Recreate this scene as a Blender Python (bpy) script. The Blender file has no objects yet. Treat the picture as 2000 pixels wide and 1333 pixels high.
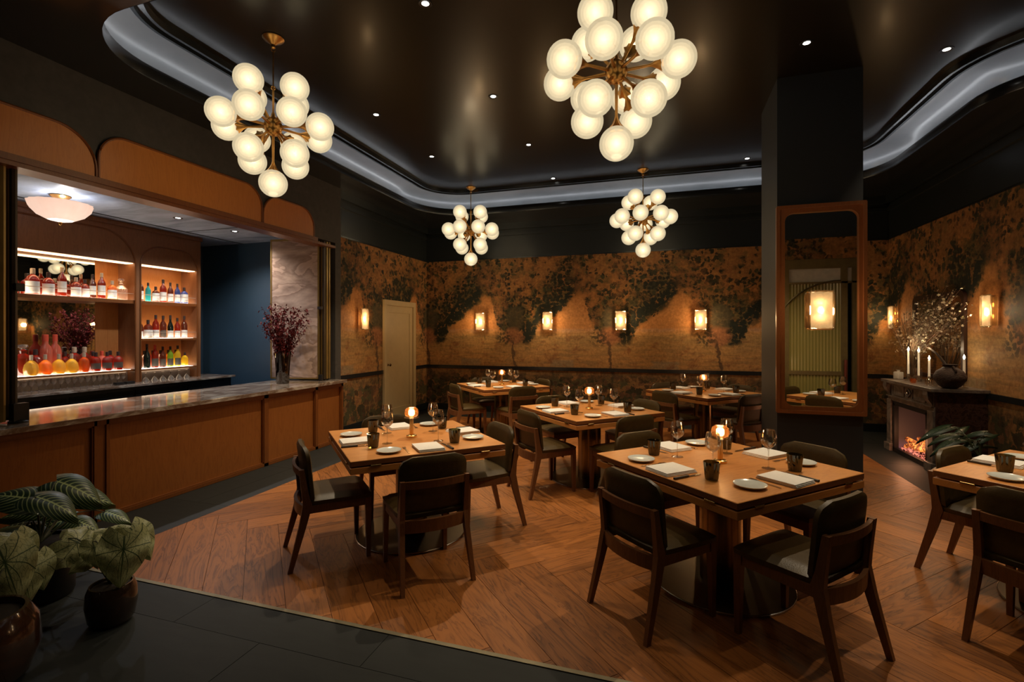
import bpy, bmesh, math, random
from mathutils import Vector, Matrix, noise
random.seed(7)
S = bpy.context.scene
COL = S.collection
PI = math.pi
F_PX, HZ, YAW = 950.0, 651.0, math.atan(301 / 950.0)   # measured on the 2000x1333 photograph

# ---------------------------------------------------------------- camera, world, exposure
cd = bpy.data.cameras.new('camera'); cam = bpy.data.objects.new('camera', cd); COL.objects.link(cam)
cd.sensor_width = 36; cd.lens = 36 * F_PX / 2000; cd.shift_y = -(666.5 - HZ) / 2000
cd.clip_start = 0.05
cam.location = (0, 0, 1.6); cam.rotation_euler = (PI / 2, 0, YAW); S.camera = cam
w = bpy.data.worlds.new('world'); S.world = w; w.use_nodes = True
w.node_tree.nodes['Background'].inputs[0].default_value = (0.5, 0.6, 0.8, 1)
w.node_tree.nodes['Background'].inputs[1].default_value = 0.004
S.view_settings.view_transform = 'Standard'; S.view_settings.look = 'None'
S.view_settings.exposure = 0.0; S.view_settings.gamma = 1; S.view_settings.use_curve_mapping = False
cy = S.cycles
cy.max_bounces = 6; cy.diffuse_bounces = 3; cy.glossy_bounces = 3; cy.transmission_bounces = 4
cy.transparent_max_bounces = 40; cy.caustics_reflective = False; cy.caustics_refractive = False
cy.sample_clamp_indirect = 3.0; cy.use_denoising = True
cy.use_adaptive_sampling = True; cy.adaptive_threshold = 0.02

WARM = (1.0, 0.80, 0.55)
DL_X = (-3.29, -1.81, 1.17, 2.70); DL_Y = (3.45, 5.03, 6.47, 8.0)
def lamp(name, kind, loc, power, col, rad=0.03, size=None, blend=0.6, target=None):
    l = bpy.data.lights.new(name, kind); l.energy = power; l.color = col
    if kind != 'AREA': l.shadow_soft_size = rad
    if kind == 'SPOT': l.spot_size = math.radians(size); l.spot_blend = blend
    o = bpy.data.objects.new(name, l); COL.objects.link(o); o.location = loc
    if target is not None:
        o.rotation_euler = (Vector(target) - Vector(loc)).to_track_quat('-Z', 'Y').to_euler()
    return o
CZ = 4.2
DOWN = [(-1.81, 3.45), (-3.29, 5.03), (-1.81, 5.03), (1.20, 4.95), (2.45, 5.45), (-3.29, 6.47), (-1.81, 6.47),
        (-1.81, 8.0), (1.15, 7.96), (2.68, 7.93), (0.6, 3.45), (2.6, 3.6)]
DPOW = 150
for x, y in DOWN:
    row = {3.45: 0.42, 3.6: 0.8, 5.03: 1.7, 4.95: 1.5, 5.45: 0.8}.get(y, 0.9)
    lamp('downlight_beam', 'SPOT', (x, y, CZ - 0.03), DPOW * row, WARM, 0.018, 86 if y in (5.03,) else (74 if y == 4.95 else 70), 0.5, (0.55, 2.9, 0) if y == 4.95 else None)

for x, y in ((-2.4, 0.7), (-0.3, 0.7), (1.0, 1.2)):
    lamp('soffit_beam', 'SPOT', (x, y, 3.77), 11, WARM, 0.03, 125, 0.9)
# ---------------------------------------------------------------- helpers: objects
MESHES = {}
def link(name, me, parent=None, loc=None, rot=None):
    o = bpy.data.objects.new(name, me); COL.objects.link(o)
    if parent is not None: o.parent = parent
    if loc is not None: o.location = loc
    if rot is not None: o.rotation_euler = rot
    return o
def mesh(name, bm, mat, smooth=False):
    me = bpy.data.meshes.new(name)
    bmesh.ops.recalc_face_normals(bm, faces=bm.faces[:])
    if smooth:
        for f in bm.faces: f.smooth = True
    bm.to_mesh(me); bm.free()
    for m in (mat if isinstance(mat, (list, tuple)) else [mat]): me.materials.append(m)
    if smooth is True:
        try: me.set_sharp_from_angle(angle=math.radians(40))
        except Exception: pass
    return me
def obj(name, bm, mat, parent=None, loc=None, rot=None, smooth=False):
    return link(name, mesh(name, bm, mat, smooth), parent, loc, rot)
def tag(o, label=None, cat=None, group=None, kind=None):
    if label: o['label'] = label
    if cat: o['category'] = cat
    if group: o['group'] = group
    if kind: o['kind'] = kind
    return o
def thing(name, label, cat, loc=(0, 0, 0), rotz=0, group=None):
    o = bpy.data.objects.new(name, None); COL.objects.link(o); o.location = loc; o.rotation_euler = (0, 0, rotz)
    o.empty_display_size = 0.1
    return tag(o, label, cat, group)
def struct(name, bm, mat, parent=None, smooth=False):
    return tag(obj(name, bm, mat, parent, smooth=smooth), kind='structure')
def dup(o, parent=None, loc=None, rotz=None, label=None, group=None):
    c = o.copy(); COL.objects.link(c)
    if parent is not None: c.parent = parent
    if loc is not None: c.location = loc
    if rotz is not None: c.rotation_euler = (0, 0, rotz)
    if label: c['label'] = label
    if group: c['group'] = group
    for ch in list(o.children): dup(ch, c)
    return c

# ---------------------------------------------------------------- helpers: shapes
def B(): return bmesh.new()
def box(bm, x0, x1, y0, y1, z0, z1, mi=0, mtx=None):
    v = [Vector((x, y, z)) for z in (z0, z1) for x, y in ((x0, y0), (x1, y0), (x1, y1), (x0, y1))]
    if mtx is not None: v = [mtx @ p for p in v]
    v = [bm.verts.new(p) for p in v]
    for f in ((3, 2, 1, 0), (4, 5, 6, 7), (0, 1, 5, 4), (1, 2, 6, 5), (2, 3, 7, 6), (3, 0, 4, 7)):
        bm.faces.new([v[i] for i in f]).material_index = mi
    return bm
def rbox(x0, x1, y0, y1, z0, z1, r=0.01, seg=2):
    bm = box(B(), x0, x1, y0, y1, z0, z1)
    bmesh.ops.bevel(bm, geom=bm.edges[:], offset=r, segments=seg, profile=0.6, affect='EDGES')
    return bm
def lathe(bm, prof, seg=24, mtx=None, cap0=True, cap1=True, rib=0, ribn=0, mi=0):
    rings = []
    for r, z in prof:
        ring = []
        for k in range(seg):
            a = 2 * PI * k / seg
            rr = r * (1 + rib * math.cos(ribn * a)) if rib else r
            p = Vector((rr * math.cos(a), rr * math.sin(a), z))
            ring.append(bm.verts.new(mtx @ p if mtx is not None else p))
        rings.append(ring)
    for a, b in zip(rings, rings[1:]):
        for k in range(seg):
            bm.faces.new((a[k], a[(k + 1) % seg], b[(k + 1) % seg], b[k])).material_index = mi
    if cap0: bm.faces.new(rings[0][::-1]).material_index = mi
    if cap1: bm.faces.new(rings[-1]).material_index = mi
    return bm
def frame_of(d):
    d = d.normalized(); u = Vector((0, 0, 1)) if abs(d.z) < 0.95 else Vector((1, 0, 0))
    a = d.cross(u).normalized(); return a, d.cross(a).normalized()
def tube(bm, pts, rad, seg=6, cap=True):
    pts = [Vector(p) for p in pts]; n = len(pts); rings = []
    for i, p in enumerate(pts):
        d = pts[min(i + 1, n - 1)] - pts[max(i - 1, 0)]
        a, b = frame_of(d); r = rad[i] if isinstance(rad, (list, tuple)) else rad
        rings.append([bm.verts.new(p + (a * math.cos(2 * PI * k / seg) + b * math.sin(2 * PI * k / seg)) * r) for k in range(seg)])
    for a, b in zip(rings, rings[1:]):
        for k in range(seg): bm.faces.new((a[k], a[(k + 1) % seg], b[(k + 1) % seg], b[k]))
    if cap: bm.faces.new(rings[0][::-1]); bm.faces.new(rings[-1])
    return bm
def beam(bm, secs):
    """secs: list of (center, half x, half y, dirx) cross-sections, horizontal rectangles, or (4 points)"""
    rings = [[bm.verts.new(p) for p in s] for s in secs]
    for a, b in zip(rings, rings[1:]):
        for k in range(4): bm.faces.new((a[k], a[(k + 1) % 4], b[(k + 1) % 4], b[k]))
    bm.faces.new(rings[0][::-1]); bm.faces.new(rings[-1])
    return bm
def hsec(c, hx, hy): return [Vector((c[0] + a * hx, c[1] + b * hy, c[2])) for a, b in ((-1, -1), (1, -1), (1, 1), (-1, 1))]
def prism(bm, outline, fn0, fn1, mi=0):
    """outline: list of 2D points; fn maps (u,v)->3D for the two caps"""
    a = [bm.verts.new(fn0(u, v)) for u, v in outline]; b = [bm.verts.new(fn1(u, v)) for u, v in outline]
    n = len(outline)
    bm.faces.new(a[::-1]).material_index = mi; bm.faces.new(b).material_index = mi
    for k in range(n): bm.faces.new((a[k], a[(k + 1) % n], b[(k + 1) % n], b[k])).material_index = mi
    return bm
def ball(bm, c, r, u=16, v=10, sz=1.0):
    m = Matrix.Translation(c) @ Matrix.Diagonal((1, 1, sz, 1))
    bmesh.ops.create_uvsphere(bm, u_segments=u, v_segments=v, radius=r, matrix=m); return bm
def arc(cx, cy, r, a0, a1, n):
    return [(cx + r * math.cos(math.radians(a0 + (a1 - a0) * i / n)), cy + r * math.sin(math.radians(a0 + (a1 - a0) * i / n))) for i in range(n + 1)]
def rrect(x0, x1, y0, y1, r, corners=(1, 1, 1, 1), n=6):
    p = []
    for (cx, cy, a), c in zip(((x1 - r, y0 + r, -90), (x1 - r, y1 - r, 0), (x0 + r, y1 - r, 90), (x0 + r, y0 + r, 180)), corners):
        if c: p += arc(cx, cy, r, a, a + 90, n)
        else: p.append((cx + (r if a in (-90, 0) else -r), cy + (r if a in (0, 90) else -r)))
    return p

# ---------------------------------------------------------------- helpers: materials
class NT:
    def __init__(s, name):
        s.m = bpy.data.materials.new(name); s.m.use_nodes = True; s.t = s.m.node_tree
        s.t.nodes.clear(); s.out = s.t.nodes.new('ShaderNodeOutputMaterial')
    def n(s, typ, ins=None, **props):
        nd = s.t.nodes.new('ShaderNode' + typ)
        for k, v in props.items(): setattr(nd, k, v)
        for k, v in (ins or {}).items(): s.set(nd.inputs[k], v)
        return nd
    def set(s, sock, v):
        if hasattr(v, 'is_linked') or isinstance(v, bpy.types.NodeSocket): s.t.links.new(v, sock)
        elif isinstance(v, (tuple, list)): sock.default_value = (tuple(v) + (1,))[:len(sock.default_value)] if len(v) < len(sock.default_value) else tuple(v)
        else: sock.default_value = v
    def m_(s, op, a, b=0.0, c=0.0, clamp=False):
        nd = s.t.nodes.new('ShaderNodeMath'); nd.operation = op; nd.use_clamp = clamp
        for i, v in enumerate((a, b, c)): s.set(nd.inputs[i], v)
        return nd.outputs[0]
    def mix(s, fac, a, b, blend='MIX'):
        nd = s.t.nodes.new('ShaderNodeMix'); nd.data_type = 'RGBA'; nd.blend_type = blend
        s.set(nd.inputs[0], fac); s.set(nd.inputs[6], a); s.set(nd.inputs[7], b); return nd.outputs[2]
    def ramp(s, fac, stops, interp='LINEAR'):
        nd = s.t.nodes.new('ShaderNodeValToRGB'); cr = nd.color_ramp; cr.interpolation = interp
        while len(cr.elements) < len(stops): cr.elements.new(0.5)
        for e, (p, c) in zip(cr.elements, stops):
            e.position = p; e.color = (c, c, c, 1) if not isinstance(c, (tuple, list)) else tuple(c) + (1,)
        s.set(nd.inputs[0], fac); return nd.outputs[0]
    def coord(s, which='Object'): return s.n('TexCoord').outputs[which]
    def mapping(s, vec, scale=(1, 1, 1), loc=(0, 0, 0), rot=(0, 0, 0)):
        return s.n('Mapping', {'Vector': vec, 'Scale': scale, 'Location': loc, 'Rotation': rot}).outputs[0]
    def noise(s, vec, scale=5, detail=4, rough=0.5, dist=0.0, out=0):
        return s.n('TexNoise', {'Vector': vec, 'Scale': scale, 'Detail': detail, 'Roughness': rough, 'Distortion': dist}).outputs[out]
    def bump(s, h, strength=0.2, dist=0.01): return s.n('Bump', {'Height': h, 'Strength': strength, 'Distance': dist}).outputs[0]
    def bsdf(s, **kw):
        p = s.n('BsdfPrincipled')
        names = dict(col='Base Color', rough='Roughness', metal='Metallic', coat='Coat Weight', coatr='Coat Roughness', spec='Specular IOR Level',
                     normal='Normal', emit='Emission Color', es='Emission Strength', sheen='Sheen Weight', trans='Transmission Weight', ior='IOR', sss='Subsurface Weight')
        for k, v in kw.items(): s.set(p.inputs[names[k]], v)
        return p.outputs[0]
    def done(s, shader): s.t.links.new(shader, s.out.inputs[0]); return s.m
def plain(name, col, rough=0.5, metal=0.0, var=0.12, scale=12, bump=0.0, coat=0.0, coatr=0.1, spec=0.5):
    t = NT(name); co = t.coord(); nz = t.noise(co, scale, 4, 0.6)
    c = t.mix(t.ramp(nz, [(0.3, 0.0), (0.7, 1.0)]), tuple(max(0, v * (1 - var)) for v in col), tuple(v * (1 + var) for v in col))
    kw = dict(col=c, rough=t.m_('ADD', t.m_('MULTIPLY', nz, 0.12), rough - 0.06), metal=metal, coat=coat, coatr=coatr, spec=spec)
    if bump: kw['normal'] = t.bump(t.noise(co, scale * 6, 3), bump, 0.003)
    return t.done(t.bsdf(**kw))
def wood(name, dark, light, rough=0.4, axis='X', scale=1.0, rnd=0.35, stripes=0.0, coat=0.15, bump=0.12, rw=0.45):
    t = NT(name); co = t.coord()
    r = t.n('ObjectInfo').outputs['Random']
    off = t.n('CombineXYZ', {'X': t.m_('MULTIPLY', r, 37.0), 'Y': t.m_('MULTIPLY', r, 91.0), 'Z': t.m_('MULTIPLY', r, 13.0)}).outputs[0]
    v = t.n('VectorMath', {0: co, 1: off}, operation='ADD').outputs[0]
    st = {'X': (0.9, 7, 7), 'Y': (7, 0.9, 7), 'Z': (7, 7, 0.9)}[axis]
    g = t.mapping(v, tuple(a * scale for a in st))
    n1 = t.noise(g, 1.6, 5, 0.55, 0.9)
    rings = t.m_('FRACT', t.m_('MULTIPLY', n1, 7.0))
    rings = t.ramp(rings, [(0.0, 0.75), (0.35, 1.0), (0.8, 0.55), (1.0, 0.1)])
    fine = t.noise(t.mapping(v, tuple((a * 4 if a < 2 else a * 22) * scale for a in st)), 1.0, 3, 0.6)
    f = t.m_('ADD', t.m_('MULTIPLY', rings, rw), t.m_('MULTIPLY', fine, 0.5))
    f = t.m_('ADD', f, t.m_('MULTIPLY', t.m_('SUBTRACT', r, 0.5), rnd))
    c = t.mix(t.m_('MULTIPLY', f, 1.0, clamp=True), dark, light)
    rr = t.m_('ADD', t.m_('MULTIPLY', fine, 0.2), rough - 0.1)
    return t.done(t.bsdf(col=c, rough=rr, coat=coat, coatr=0.25, spec=0.35, normal=t.bump(f, bump, 0.002)))
def emis(name, col, st):
    t = NT(name); return t.done(t.n('Emission', {'Color': col, 'Strength': st}).outputs[0])
def glassy(name, tint, clear=0.9, refl=0.06, body=None, bodyw=0.0, rough=0.03, trl=0.0):
    """thin glass: tinted see-through + fresnel gloss, optional diffuse/translucent body"""
    t = NT(name)
    tr = t.n('BsdfTransparent', {'Color': tint}).outputs[0]
    sh = tr
    if body:
        d = t.n('BsdfDiffuse', {'Color': body}).outputs[0]; l = t.n('BsdfTranslucent', {'Color': body}).outputs[0]
        bd = t.n('MixShader', {0: trl, 1: d, 2: l}).outputs[0]
        sh = t.n('MixShader', {0: bodyw, 1: tr, 2: bd}).outputs[0]
    gl = t.n('BsdfGlossy', {'Color': (1, 1, 1, 1), 'Roughness': rough}).outputs[0]
    fr = t.n('LayerWeight', {'Blend': 0.35}).outputs['Fresnel']
    fac = t.m_('ADD', t.m_('MULTIPLY', fr, 0.55), refl, clamp=True)
    return t.done(t.n('MixShader', {0: fac, 1: sh, 2: gl}).outputs[0])

M = {}
M['floor_wood'] = wood('oak_floor', (0.052, 0.015, 0.0036), (0.36, 0.127, 0.028), 0.42, 'X', 1.0, 0.42, coat=0.03, rw=0.62)
M['table_wood'] = wood('oak_table', (0.42, 0.150, 0.033), (0.68, 0.30, 0.082), 0.40, 'X', 1.3, 0.12, coat=0.12)
M['edge_wood'] = wood('oak_edge', (0.48, 0.170, 0.036), (0.66, 0.28, 0.07), 0.45, 'X', 1.6, 0.1)
M['walnut'] = wood('walnut_chair', (0.090, 0.034, 0.012), (0.215, 0.088, 0.031), 0.42, 'Z', 2.2, 0.15)
M['bar_wood'] = wood('bar_panel_wood', (0.19, 0.058, 0.011), (0.33, 0.115, 0.025), 0.38, 'Z', 1.2, 0.10, coat=0.3)
M['bar_frame'] = wood('bar_frame_wood', (0.13, 0.038, 0.008), (0.22, 0.072, 0.016), 0.38, 'Z', 1.6, 0.08, coat=0.3)
M['fascia'] = wood('fascia_panel_wood', (0.42, 0.14, 0.026), (0.58, 0.22, 0.045), 0.38, 'Z', 1.2, 0.05, coat=0.2)
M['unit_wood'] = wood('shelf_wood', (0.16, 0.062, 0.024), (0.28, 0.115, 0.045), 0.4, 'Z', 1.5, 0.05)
M['mirror_wood'] = wood('mirror_frame_wood', (0.24, 0.085, 0.030), (0.38, 0.15, 0.05), 0.35, 'Z', 2.0, 0.05, coat=0.4)
M['leather'] = plain('olive_leather', (0.060, 0.037, 0.0095), 0.44, 0, 0.18, 25, 0.25, coat=0.0, spec=0.35)
M['brass'] = plain('aged_brass', (0.52, 0.27, 0.08), 0.30, 1.0, 0.2, 18)
M['brass_dark'] = plain('dark_bronze', (0.23, 0.165, 0.085), 0.24, 1.0, 0.15, 6)
M['brass_bright'] = plain('bright_brass', (0.80, 0.52, 0.20), 0.25, 1.0, 0.1, 20)
M['shaded_edge'] = wood('oak_shaded_edge', (0.15, 0.050, 0.014), (0.26, 0.095, 0.028), 0.45, 'X', 1.6, 0.1)  # darker table oak: shading of the slab sides put into the colour
M['base_bronze'] = plain('base_plate_bronze', (0.075, 0.052, 0.026), 0.34, 1.0, 0.15, 6)
M['chrome'] = plain('steel_rim', (0.55, 0.50, 0.42), 0.25, 1.0, 0.05)
M['linen'] = plain('white_linen', (0.80, 0.77, 0.72), 0.85, 0, 0.04, 60, 0.3)
M['china'] = plain('pale_china', (0.62, 0.64, 0.60), 0.22, 0, 0.06, 30, coat=0.5)
M['black'] = plain('black_metal', (0.012, 0.012, 0.013), 0.4, 0.2)
M['knife_h'] = plain('dark_handle', (0.035, 0.028, 0.022), 0.4)
M['steel'] = plain('cutlery_steel', (0.55, 0.5, 0.42), 0.22, 1.0, 0.05)
M['slate'] = None
def dark_paint(name, col, rough=0.35, coat=0.3, coatr=0.2, spec=0.5):
    t = NT(name); co = t.coord(); nz = t.noise(co, 1.3, 5, 0.6)
    c = t.mix(nz, tuple(v * 0.75 for v in col), tuple(v * 1.25 for v in col))
    return t.done(t.bsdf(col=c, rough=rough, coat=coat, coatr=coatr, spec=spec, normal=t.bump(t.noise(co, 2.2, 3, 0.5), 0.05, 0.02)))
M['paint_dark'] = dark_paint('dark_blue_black_paint', (0.010, 0.014, 0.0155), 0.4, 0.2)
M['ceiling_gloss'] = dark_paint('lacquered_dark_ceiling', (0.014, 0.012, 0.008), 0.30, 0.10, 0.14, 0.26)
M['column_paint'] = dark_paint('column_paint', (0.026, 0.033, 0.040), 0.62, 0.0, 0.3)
M['lip'] = dark_paint('cove_lip_lacquer', (0.014, 0.016, 0.018), 0.25, 0.4, 0.15)
t = NT('cove_plaster'); co = t.coord(); nz = t.noise(t.mapping(co, (0.7, 0.7, 3)), 1.8, 4, 0.55)
M['cove'] = t.done(t.bsdf(col=t.mix(nz, (0.10, 0.108, 0.118), (0.30, 0.32, 0.345)), rough=0.34, coat=0.35, coatr=0.15))
t = NT('bulkhead_plaster'); co = t.coord(); nz = t.noise(co, 2.0, 6, 0.62, 0.4); n2 = t.noise(co, 14, 4, 0.6)
M['plaster'] = t.done(t.bsdf(col=t.mix(t.m_('MULTIPLY', nz, n2), (0.030, 0.028, 0.026), (0.115, 0.105, 0.098)), rough=0.7, normal=t.bump(n2, 0.15, 0.004)))
t = NT('alcove_ceiling_plaster'); co = t.coord(); nz = t.noise(t.mapping(co, (0.7, 2.2, 1)), 2.0, 6, 0.65, 0.6)
M['cloud'] = t.done(t.bsdf(col=t.mix(t.ramp(nz, [(0.3, 0.0), (0.7, 1.0)]), (0.18, 0.24, 0.36), (0.50, 0.60, 0.76)), rough=0.6))
M['blue_wall'] = dark_paint('alcove_blue_paint', (0.034, 0.072, 0.120), 0.42, 0.25, 0.3)
t = NT('slate_tile'); co = t.coord(); r = t.n('ObjectInfo').outputs['Random']
nz = t.noise(t.mapping(co, (3, 12, 3)), 1.4, 5, 0.6, 0.5)
M['slate'] = t.done(t.bsdf(col=t.mix(t.m_('ADD', t.m_('MULTIPLY', nz, 0.7), t.m_('MULTIPLY', r, 0.3)), (0.008, 0.010, 0.010), (0.026, 0.029, 0.028)), rough=0.6, spec=0.25, normal=t.bump(nz, 0.25, 0.004)))
# veined pale marble for bar counter
def marble(name, base, vein, amt=0.5, rough=0.12, scale=2.0, coat=0.4):
    t = NT(name); co = t.coord(); wv = t.noise(t.mapping(co, (1.2, 0.7, 1.2), rot=(0, 0, 0.6)), scale, 6, 0.65, 1.2)
    v = t.m_('ABSOLUTE', t.m_('SUBTRACT', wv, 0.5)); v = t.ramp(v, [(0.0, 1.0), (0.03, 0.75), (0.10, 0.15), (0.3, 0.0)])
    n2 = t.noise(co, scale * 3, 5, 0.6)
    c = t.mix(n2, tuple(a * 0.8 for a in base), base); c = t.mix(t.m_('MULTIPLY', v, amt), c, vein)
    return t.done(t.bsdf(col=c, rough=rough, coat=coat, coatr=0.05))
M['bar_marble'] = marble('bar_counter_marble', (0.62, 0.56, 0.49), (0.14, 0.07, 0.035), 0.9, 0.12, 1.7)
M['fire_marble'] = marble('grey_mantel_marble', (0.27, 0.22, 0.185), (0.035, 0.028, 0.025), 0.7, 0.3, 3.0, 0.2)
M['fire_dark'] = marble('brown_speckled_marble', (0.030, 0.014, 0.010), (0.16, 0.07, 0.045), 0.5, 0.25, 9.0, 0.2)

# ---------------------------------------------------------------- scenic mural wallpaper (procedural)
def mural(name, ax, sgn, off):
    t = NT(name); co = t.coord(); sp = t.n('SeparateXYZ', {0: co})
    u = t.m_('ADD', t.m_('MULTIPLY', sp.outputs[ax], sgn), off); z = sp.outputs['Z']
    uv = t.n('CombineXYZ', {'X': u, 'Y': z, 'Z': 0.0}).outputs[0]
    nA = t.noise(uv, 2.3, 5, 0.6); nB = t.noise(uv, 7.0, 4, 0.6); nC = t.noise(uv, 22.0, 3, 0.6); weave = t.noise(t.mapping(uv, (90, 8, 1)), 1.0, 2)
    ud = t.m_('ADD', u, t.m_('MULTIPLY', t.m_('SUBTRACT', nB, 0.5), 0.22))
    zd = t.m_('ADD', z, t.m_('MULTIPLY', t.m_('SUBTRACT', nC, 0.5), 0.10))
    ph = t.m_('FRACT', t.m_('DIVIDE', t.m_('ADD', ud, 2.9 + 19.0), 1.9)); p = t.m_('MULTIPLY', ph, 1.9)
    # lower bound of the canopy along one pattern repeat
    fc = t.n('FloatCurve'); cv = fc.mapping.curves[0]
    pts = [(0.0, 0.46), (0.12, 0.43), (0.20, 0.47), (0.27, 0.60), (0.42, 0.70), (0.56, 0.80), (0.67, 0.92), (0.73, 0.90), (0.80, 0.66), (0.88, 0.54), (1.0, 0.46)]
    while len(cv.points) < len(pts): cv.points.new(0.5, 0.5)
    for q, (a, b) in zip(cv.points, pts): q.location = (a, b); q.handle_type = 'AUTO'
    fc.mapping.update(); t.set(fc.inputs['Value'], ph)
    zb = t.m_('ADD', t.m_('MULTIPLY', fc.outputs[0], 1.9), 0.68)
    above = t.m_('SUBTRACT', zd, zb)                                  # >0 inside canopy
    nD = t.noise(t.mapping(uv, (1, 1, 1), (3.3, 8.1, 0)), 1.9, 2, 0.5); nE = t.noise(t.mapping(uv, (1, 1, 1), (7.7, 1.9, 0)), 4.2, 9, 0.72, 0.6)
    dens = t.ramp(t.m_('ADD', t.m_('MULTIPLY', above, 0.8), 0.30), [(0.18, 0.0), (0.30, 1.0), (0.75, 0.85), (1.0, 0.50)])
    # leaf dabs
    def dabs(scale, thr, seed, warp):
        wv = t.n('VectorMath', {0: t.n('VectorMath', {0: t.mapping(uv, (1, 1, 1), (seed, seed * .7, 0)), 1: t.n('VectorMath', {0: t.noise(uv, 5 + seed, 2, 0.5, 0, 1), 'Scale': warp}, operation='SCALE').outputs[0]}, operation='ADD').outputs[0], 1: (1, 1, 1)}, operation='MULTIPLY').outputs[0]
        v = t.n('TexVoronoi', {'Vector': wv, 'Scale': scale, 'Randomness': 1.0}, voronoi_dimensions='2D')
        rnd = t.n('SeparateColor', {0: v.outputs['Color']})
        shape = t.ramp(t.m_('ADD', v.outputs['Distance'], t.m_('MULTIPLY', t.m_('SUBTRACT', t.noise(uv, scale * 4.5, 2, .6), 0.5), 0.55)), [(0.40, 1.0), (0.50, 0.0)])
        return shape, rnd.outputs[0], rnd.outputs[1]
    s1, r1, q1 = dabs(9.5, 0, 1.3, 0.16); s2, r2, q2 = dabs(16.0, 0, 4.1, 0.10); s3, r3, q3 = dabs(5.5, 0, 7.7, 0.25)
    clump = t.ramp(nA, [(0.34, 0.0), (0.62, 1.0)])
    # sky and landscape ground
    sky = t.mix(t.m_('MULTIPLY', nB, 1.0), (0.42, 0.165, 0.045), (0.62, 0.295, 0.095))
    sky = t.mix(t.ramp(nA, [(0.35, 0.0), (0.7, 0.55)]), sky, (0.40, 0.19, 0.075))
    zf = t.ramp(t.m_('DIVIDE', t.m_('ADD', zd, t.m_('MULTIPLY', nA, 0.22)), 3.2), [(0.25, (0.34, 0.16, 0.055)), (0.38, (0.50, 0.25, 0.080)), (0.50, (0.40, 0.235, 0.085)), (0.54, (0.56, 0.32, 0.12)), (0.60, (1, 1, 1))])
    isl = t.ramp(t.m_('DIVIDE', zd, 3.2), [(0.48, 1.0), (0.53, 0.0)])
    c = t.mix(isl, sky, zf)
    streak = t.ramp(t.noise(t.mapping(uv, (1.6, 12, 1)), 1.6, 4, 0.6, 0.5), [(0.45, 0.0), (0.60, 0.5)])
    c = t.mix(t.m_('MULTIPLY', streak, isl), c, (0.20, 0.13, 0.06))
    bld = t.m_('MULTIPLY', t.ramp(t.m_('DIVIDE', z, 3.2), [(0.29, 0.0), (0.30, 0.6), (0.335, 0.6), (0.34, 0.0)]), t.ramp(ph, [(0.38, 0.0), (0.40, 1.0), (0.62, 1.0), (0.64, 0.0)]))
    c = t.mix(bld, c, (0.26, 0.20, 0.12))
    bush = t.m_('MULTIPLY', isl, t.ramp(nE, [(.52, 0.0), (.62, .7)])); c = t.mix(bush, c, (0.23, 0.085, 0.03))
    c = t.mix(t.m_('MULTIPLY', isl, t.ramp(nE, [(.32, .6), (.42, 0.0)])), c, (0.13, 0.10, 0.04))
    # canopy colour layers: rust, olive, black-green leaves
    can = t.ramp(nE, [(0.42, (0.012, 0.015, 0.008)), (0.51, (0.045, 0.040, 0.016)), (0.57, (0.12, 0.070, 0.024)), (0.64, (0.32, 0.125, 0.036)), (0.76, (0.52, 0.25, 0.085))])
    gate = t.ramp(t.m_('ADD', nD, t.m_('MULTIPLY', t.m_('SUBTRACT', nE, .5), -0.9)), [(0.36, 0.0), (0.45, 1.0)])
    c = t.mix(t.m_('MULTIPLY', dens, t.ramp(t.m_('ADD', nB, t.m_('MULTIPLY', nC, 0.4)), [(0.62, 1.0), (0.90, 0.6)])), c, can)
    m3 = t.m_('MULTIPLY', t.m_('MULTIPLY', s3, .6), t.ramp(t.m_('SUBTRACT', t.m_('ADD', dens, t.m_('MULTIPLY', nA, 0.5)), r3), [(0.30, 0.0), (0.42, 0.85)]))
    c = t.mix(m3, c, t.mix(q3, (0.045, 0.05, 0.022), (0.15, 0.12, 0.045)))
    m1 = t.m_('MULTIPLY', s1, t.ramp(t.m_('SUBTRACT', t.m_('ADD', t.m_('MULTIPLY', dens, 1.05), t.m_('MULTIPLY', t.m_('SUBTRACT', 0.5, nA), 1.3)), r1), [(0.02, 0.0), (0.12, 0.96)]))
    m1 = t.m_('MULTIPLY', t.m_('MULTIPLY', m1, gate), t.ramp(dens, [(0.15, 0.0), (0.5, 1.0)]))
    c = t.mix(m1, c, t.mix(q1, (0.014, 0.020, 0.014), (0.055, 0.058, 0.026)))
    m2 = t.m_('MULTIPLY', s2, t.ramp(t.m_('SUBTRACT', t.m_('ADD', t.m_('MULTIPLY', dens, 0.9), t.m_('MULTIPLY', t.m_('SUBTRACT', 0.5, nA), 1.6)), r2), [(0.08, 0.0), (0.18, 0.95)]))
    m2 = t.m_('MULTIPLY', m2, gate)
    c = t.mix(t.m_('MULTIPLY', m2, t.ramp(dens, [(0.1, 0.0), (0.4, 1.0)])), c, (0.016, 0.018, 0.012))
    # dark leafy fringe along the canopy edge, right of each trunk
    fr = t.m_('MULTIPLY', t.ramp(t.m_('ADD', t.m_('ABSOLUTE', t.m_('SUBTRACT', above, 0.13)), 0.0), [(0.10, 1.0), (0.20, 0.0)]), t.ramp(ph, [(0.05, 0.0), (0.12, 1.0), (0.60, 1.0), (0.70, 0.25), (1.0, 0.1)]))
    frs = t.m_('MULTIPLY', fr, t.ramp(t.m_('ADD', s1, t.m_('MULTIPLY', s2, 0.7)), [(0.10, 0.0), (0.4, 1.0)]))
    c = t.mix(frs, c, (0.012, 0.018, 0.014))
    # medallion, rust bush and thin trunk under it
    dp = t.m_('SUBTRACT', t.m_('FRACT', t.m_('ADD', ph, 0.5)), 0.5); du = t.m_('MULTIPLY', dp, 1.9)
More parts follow.
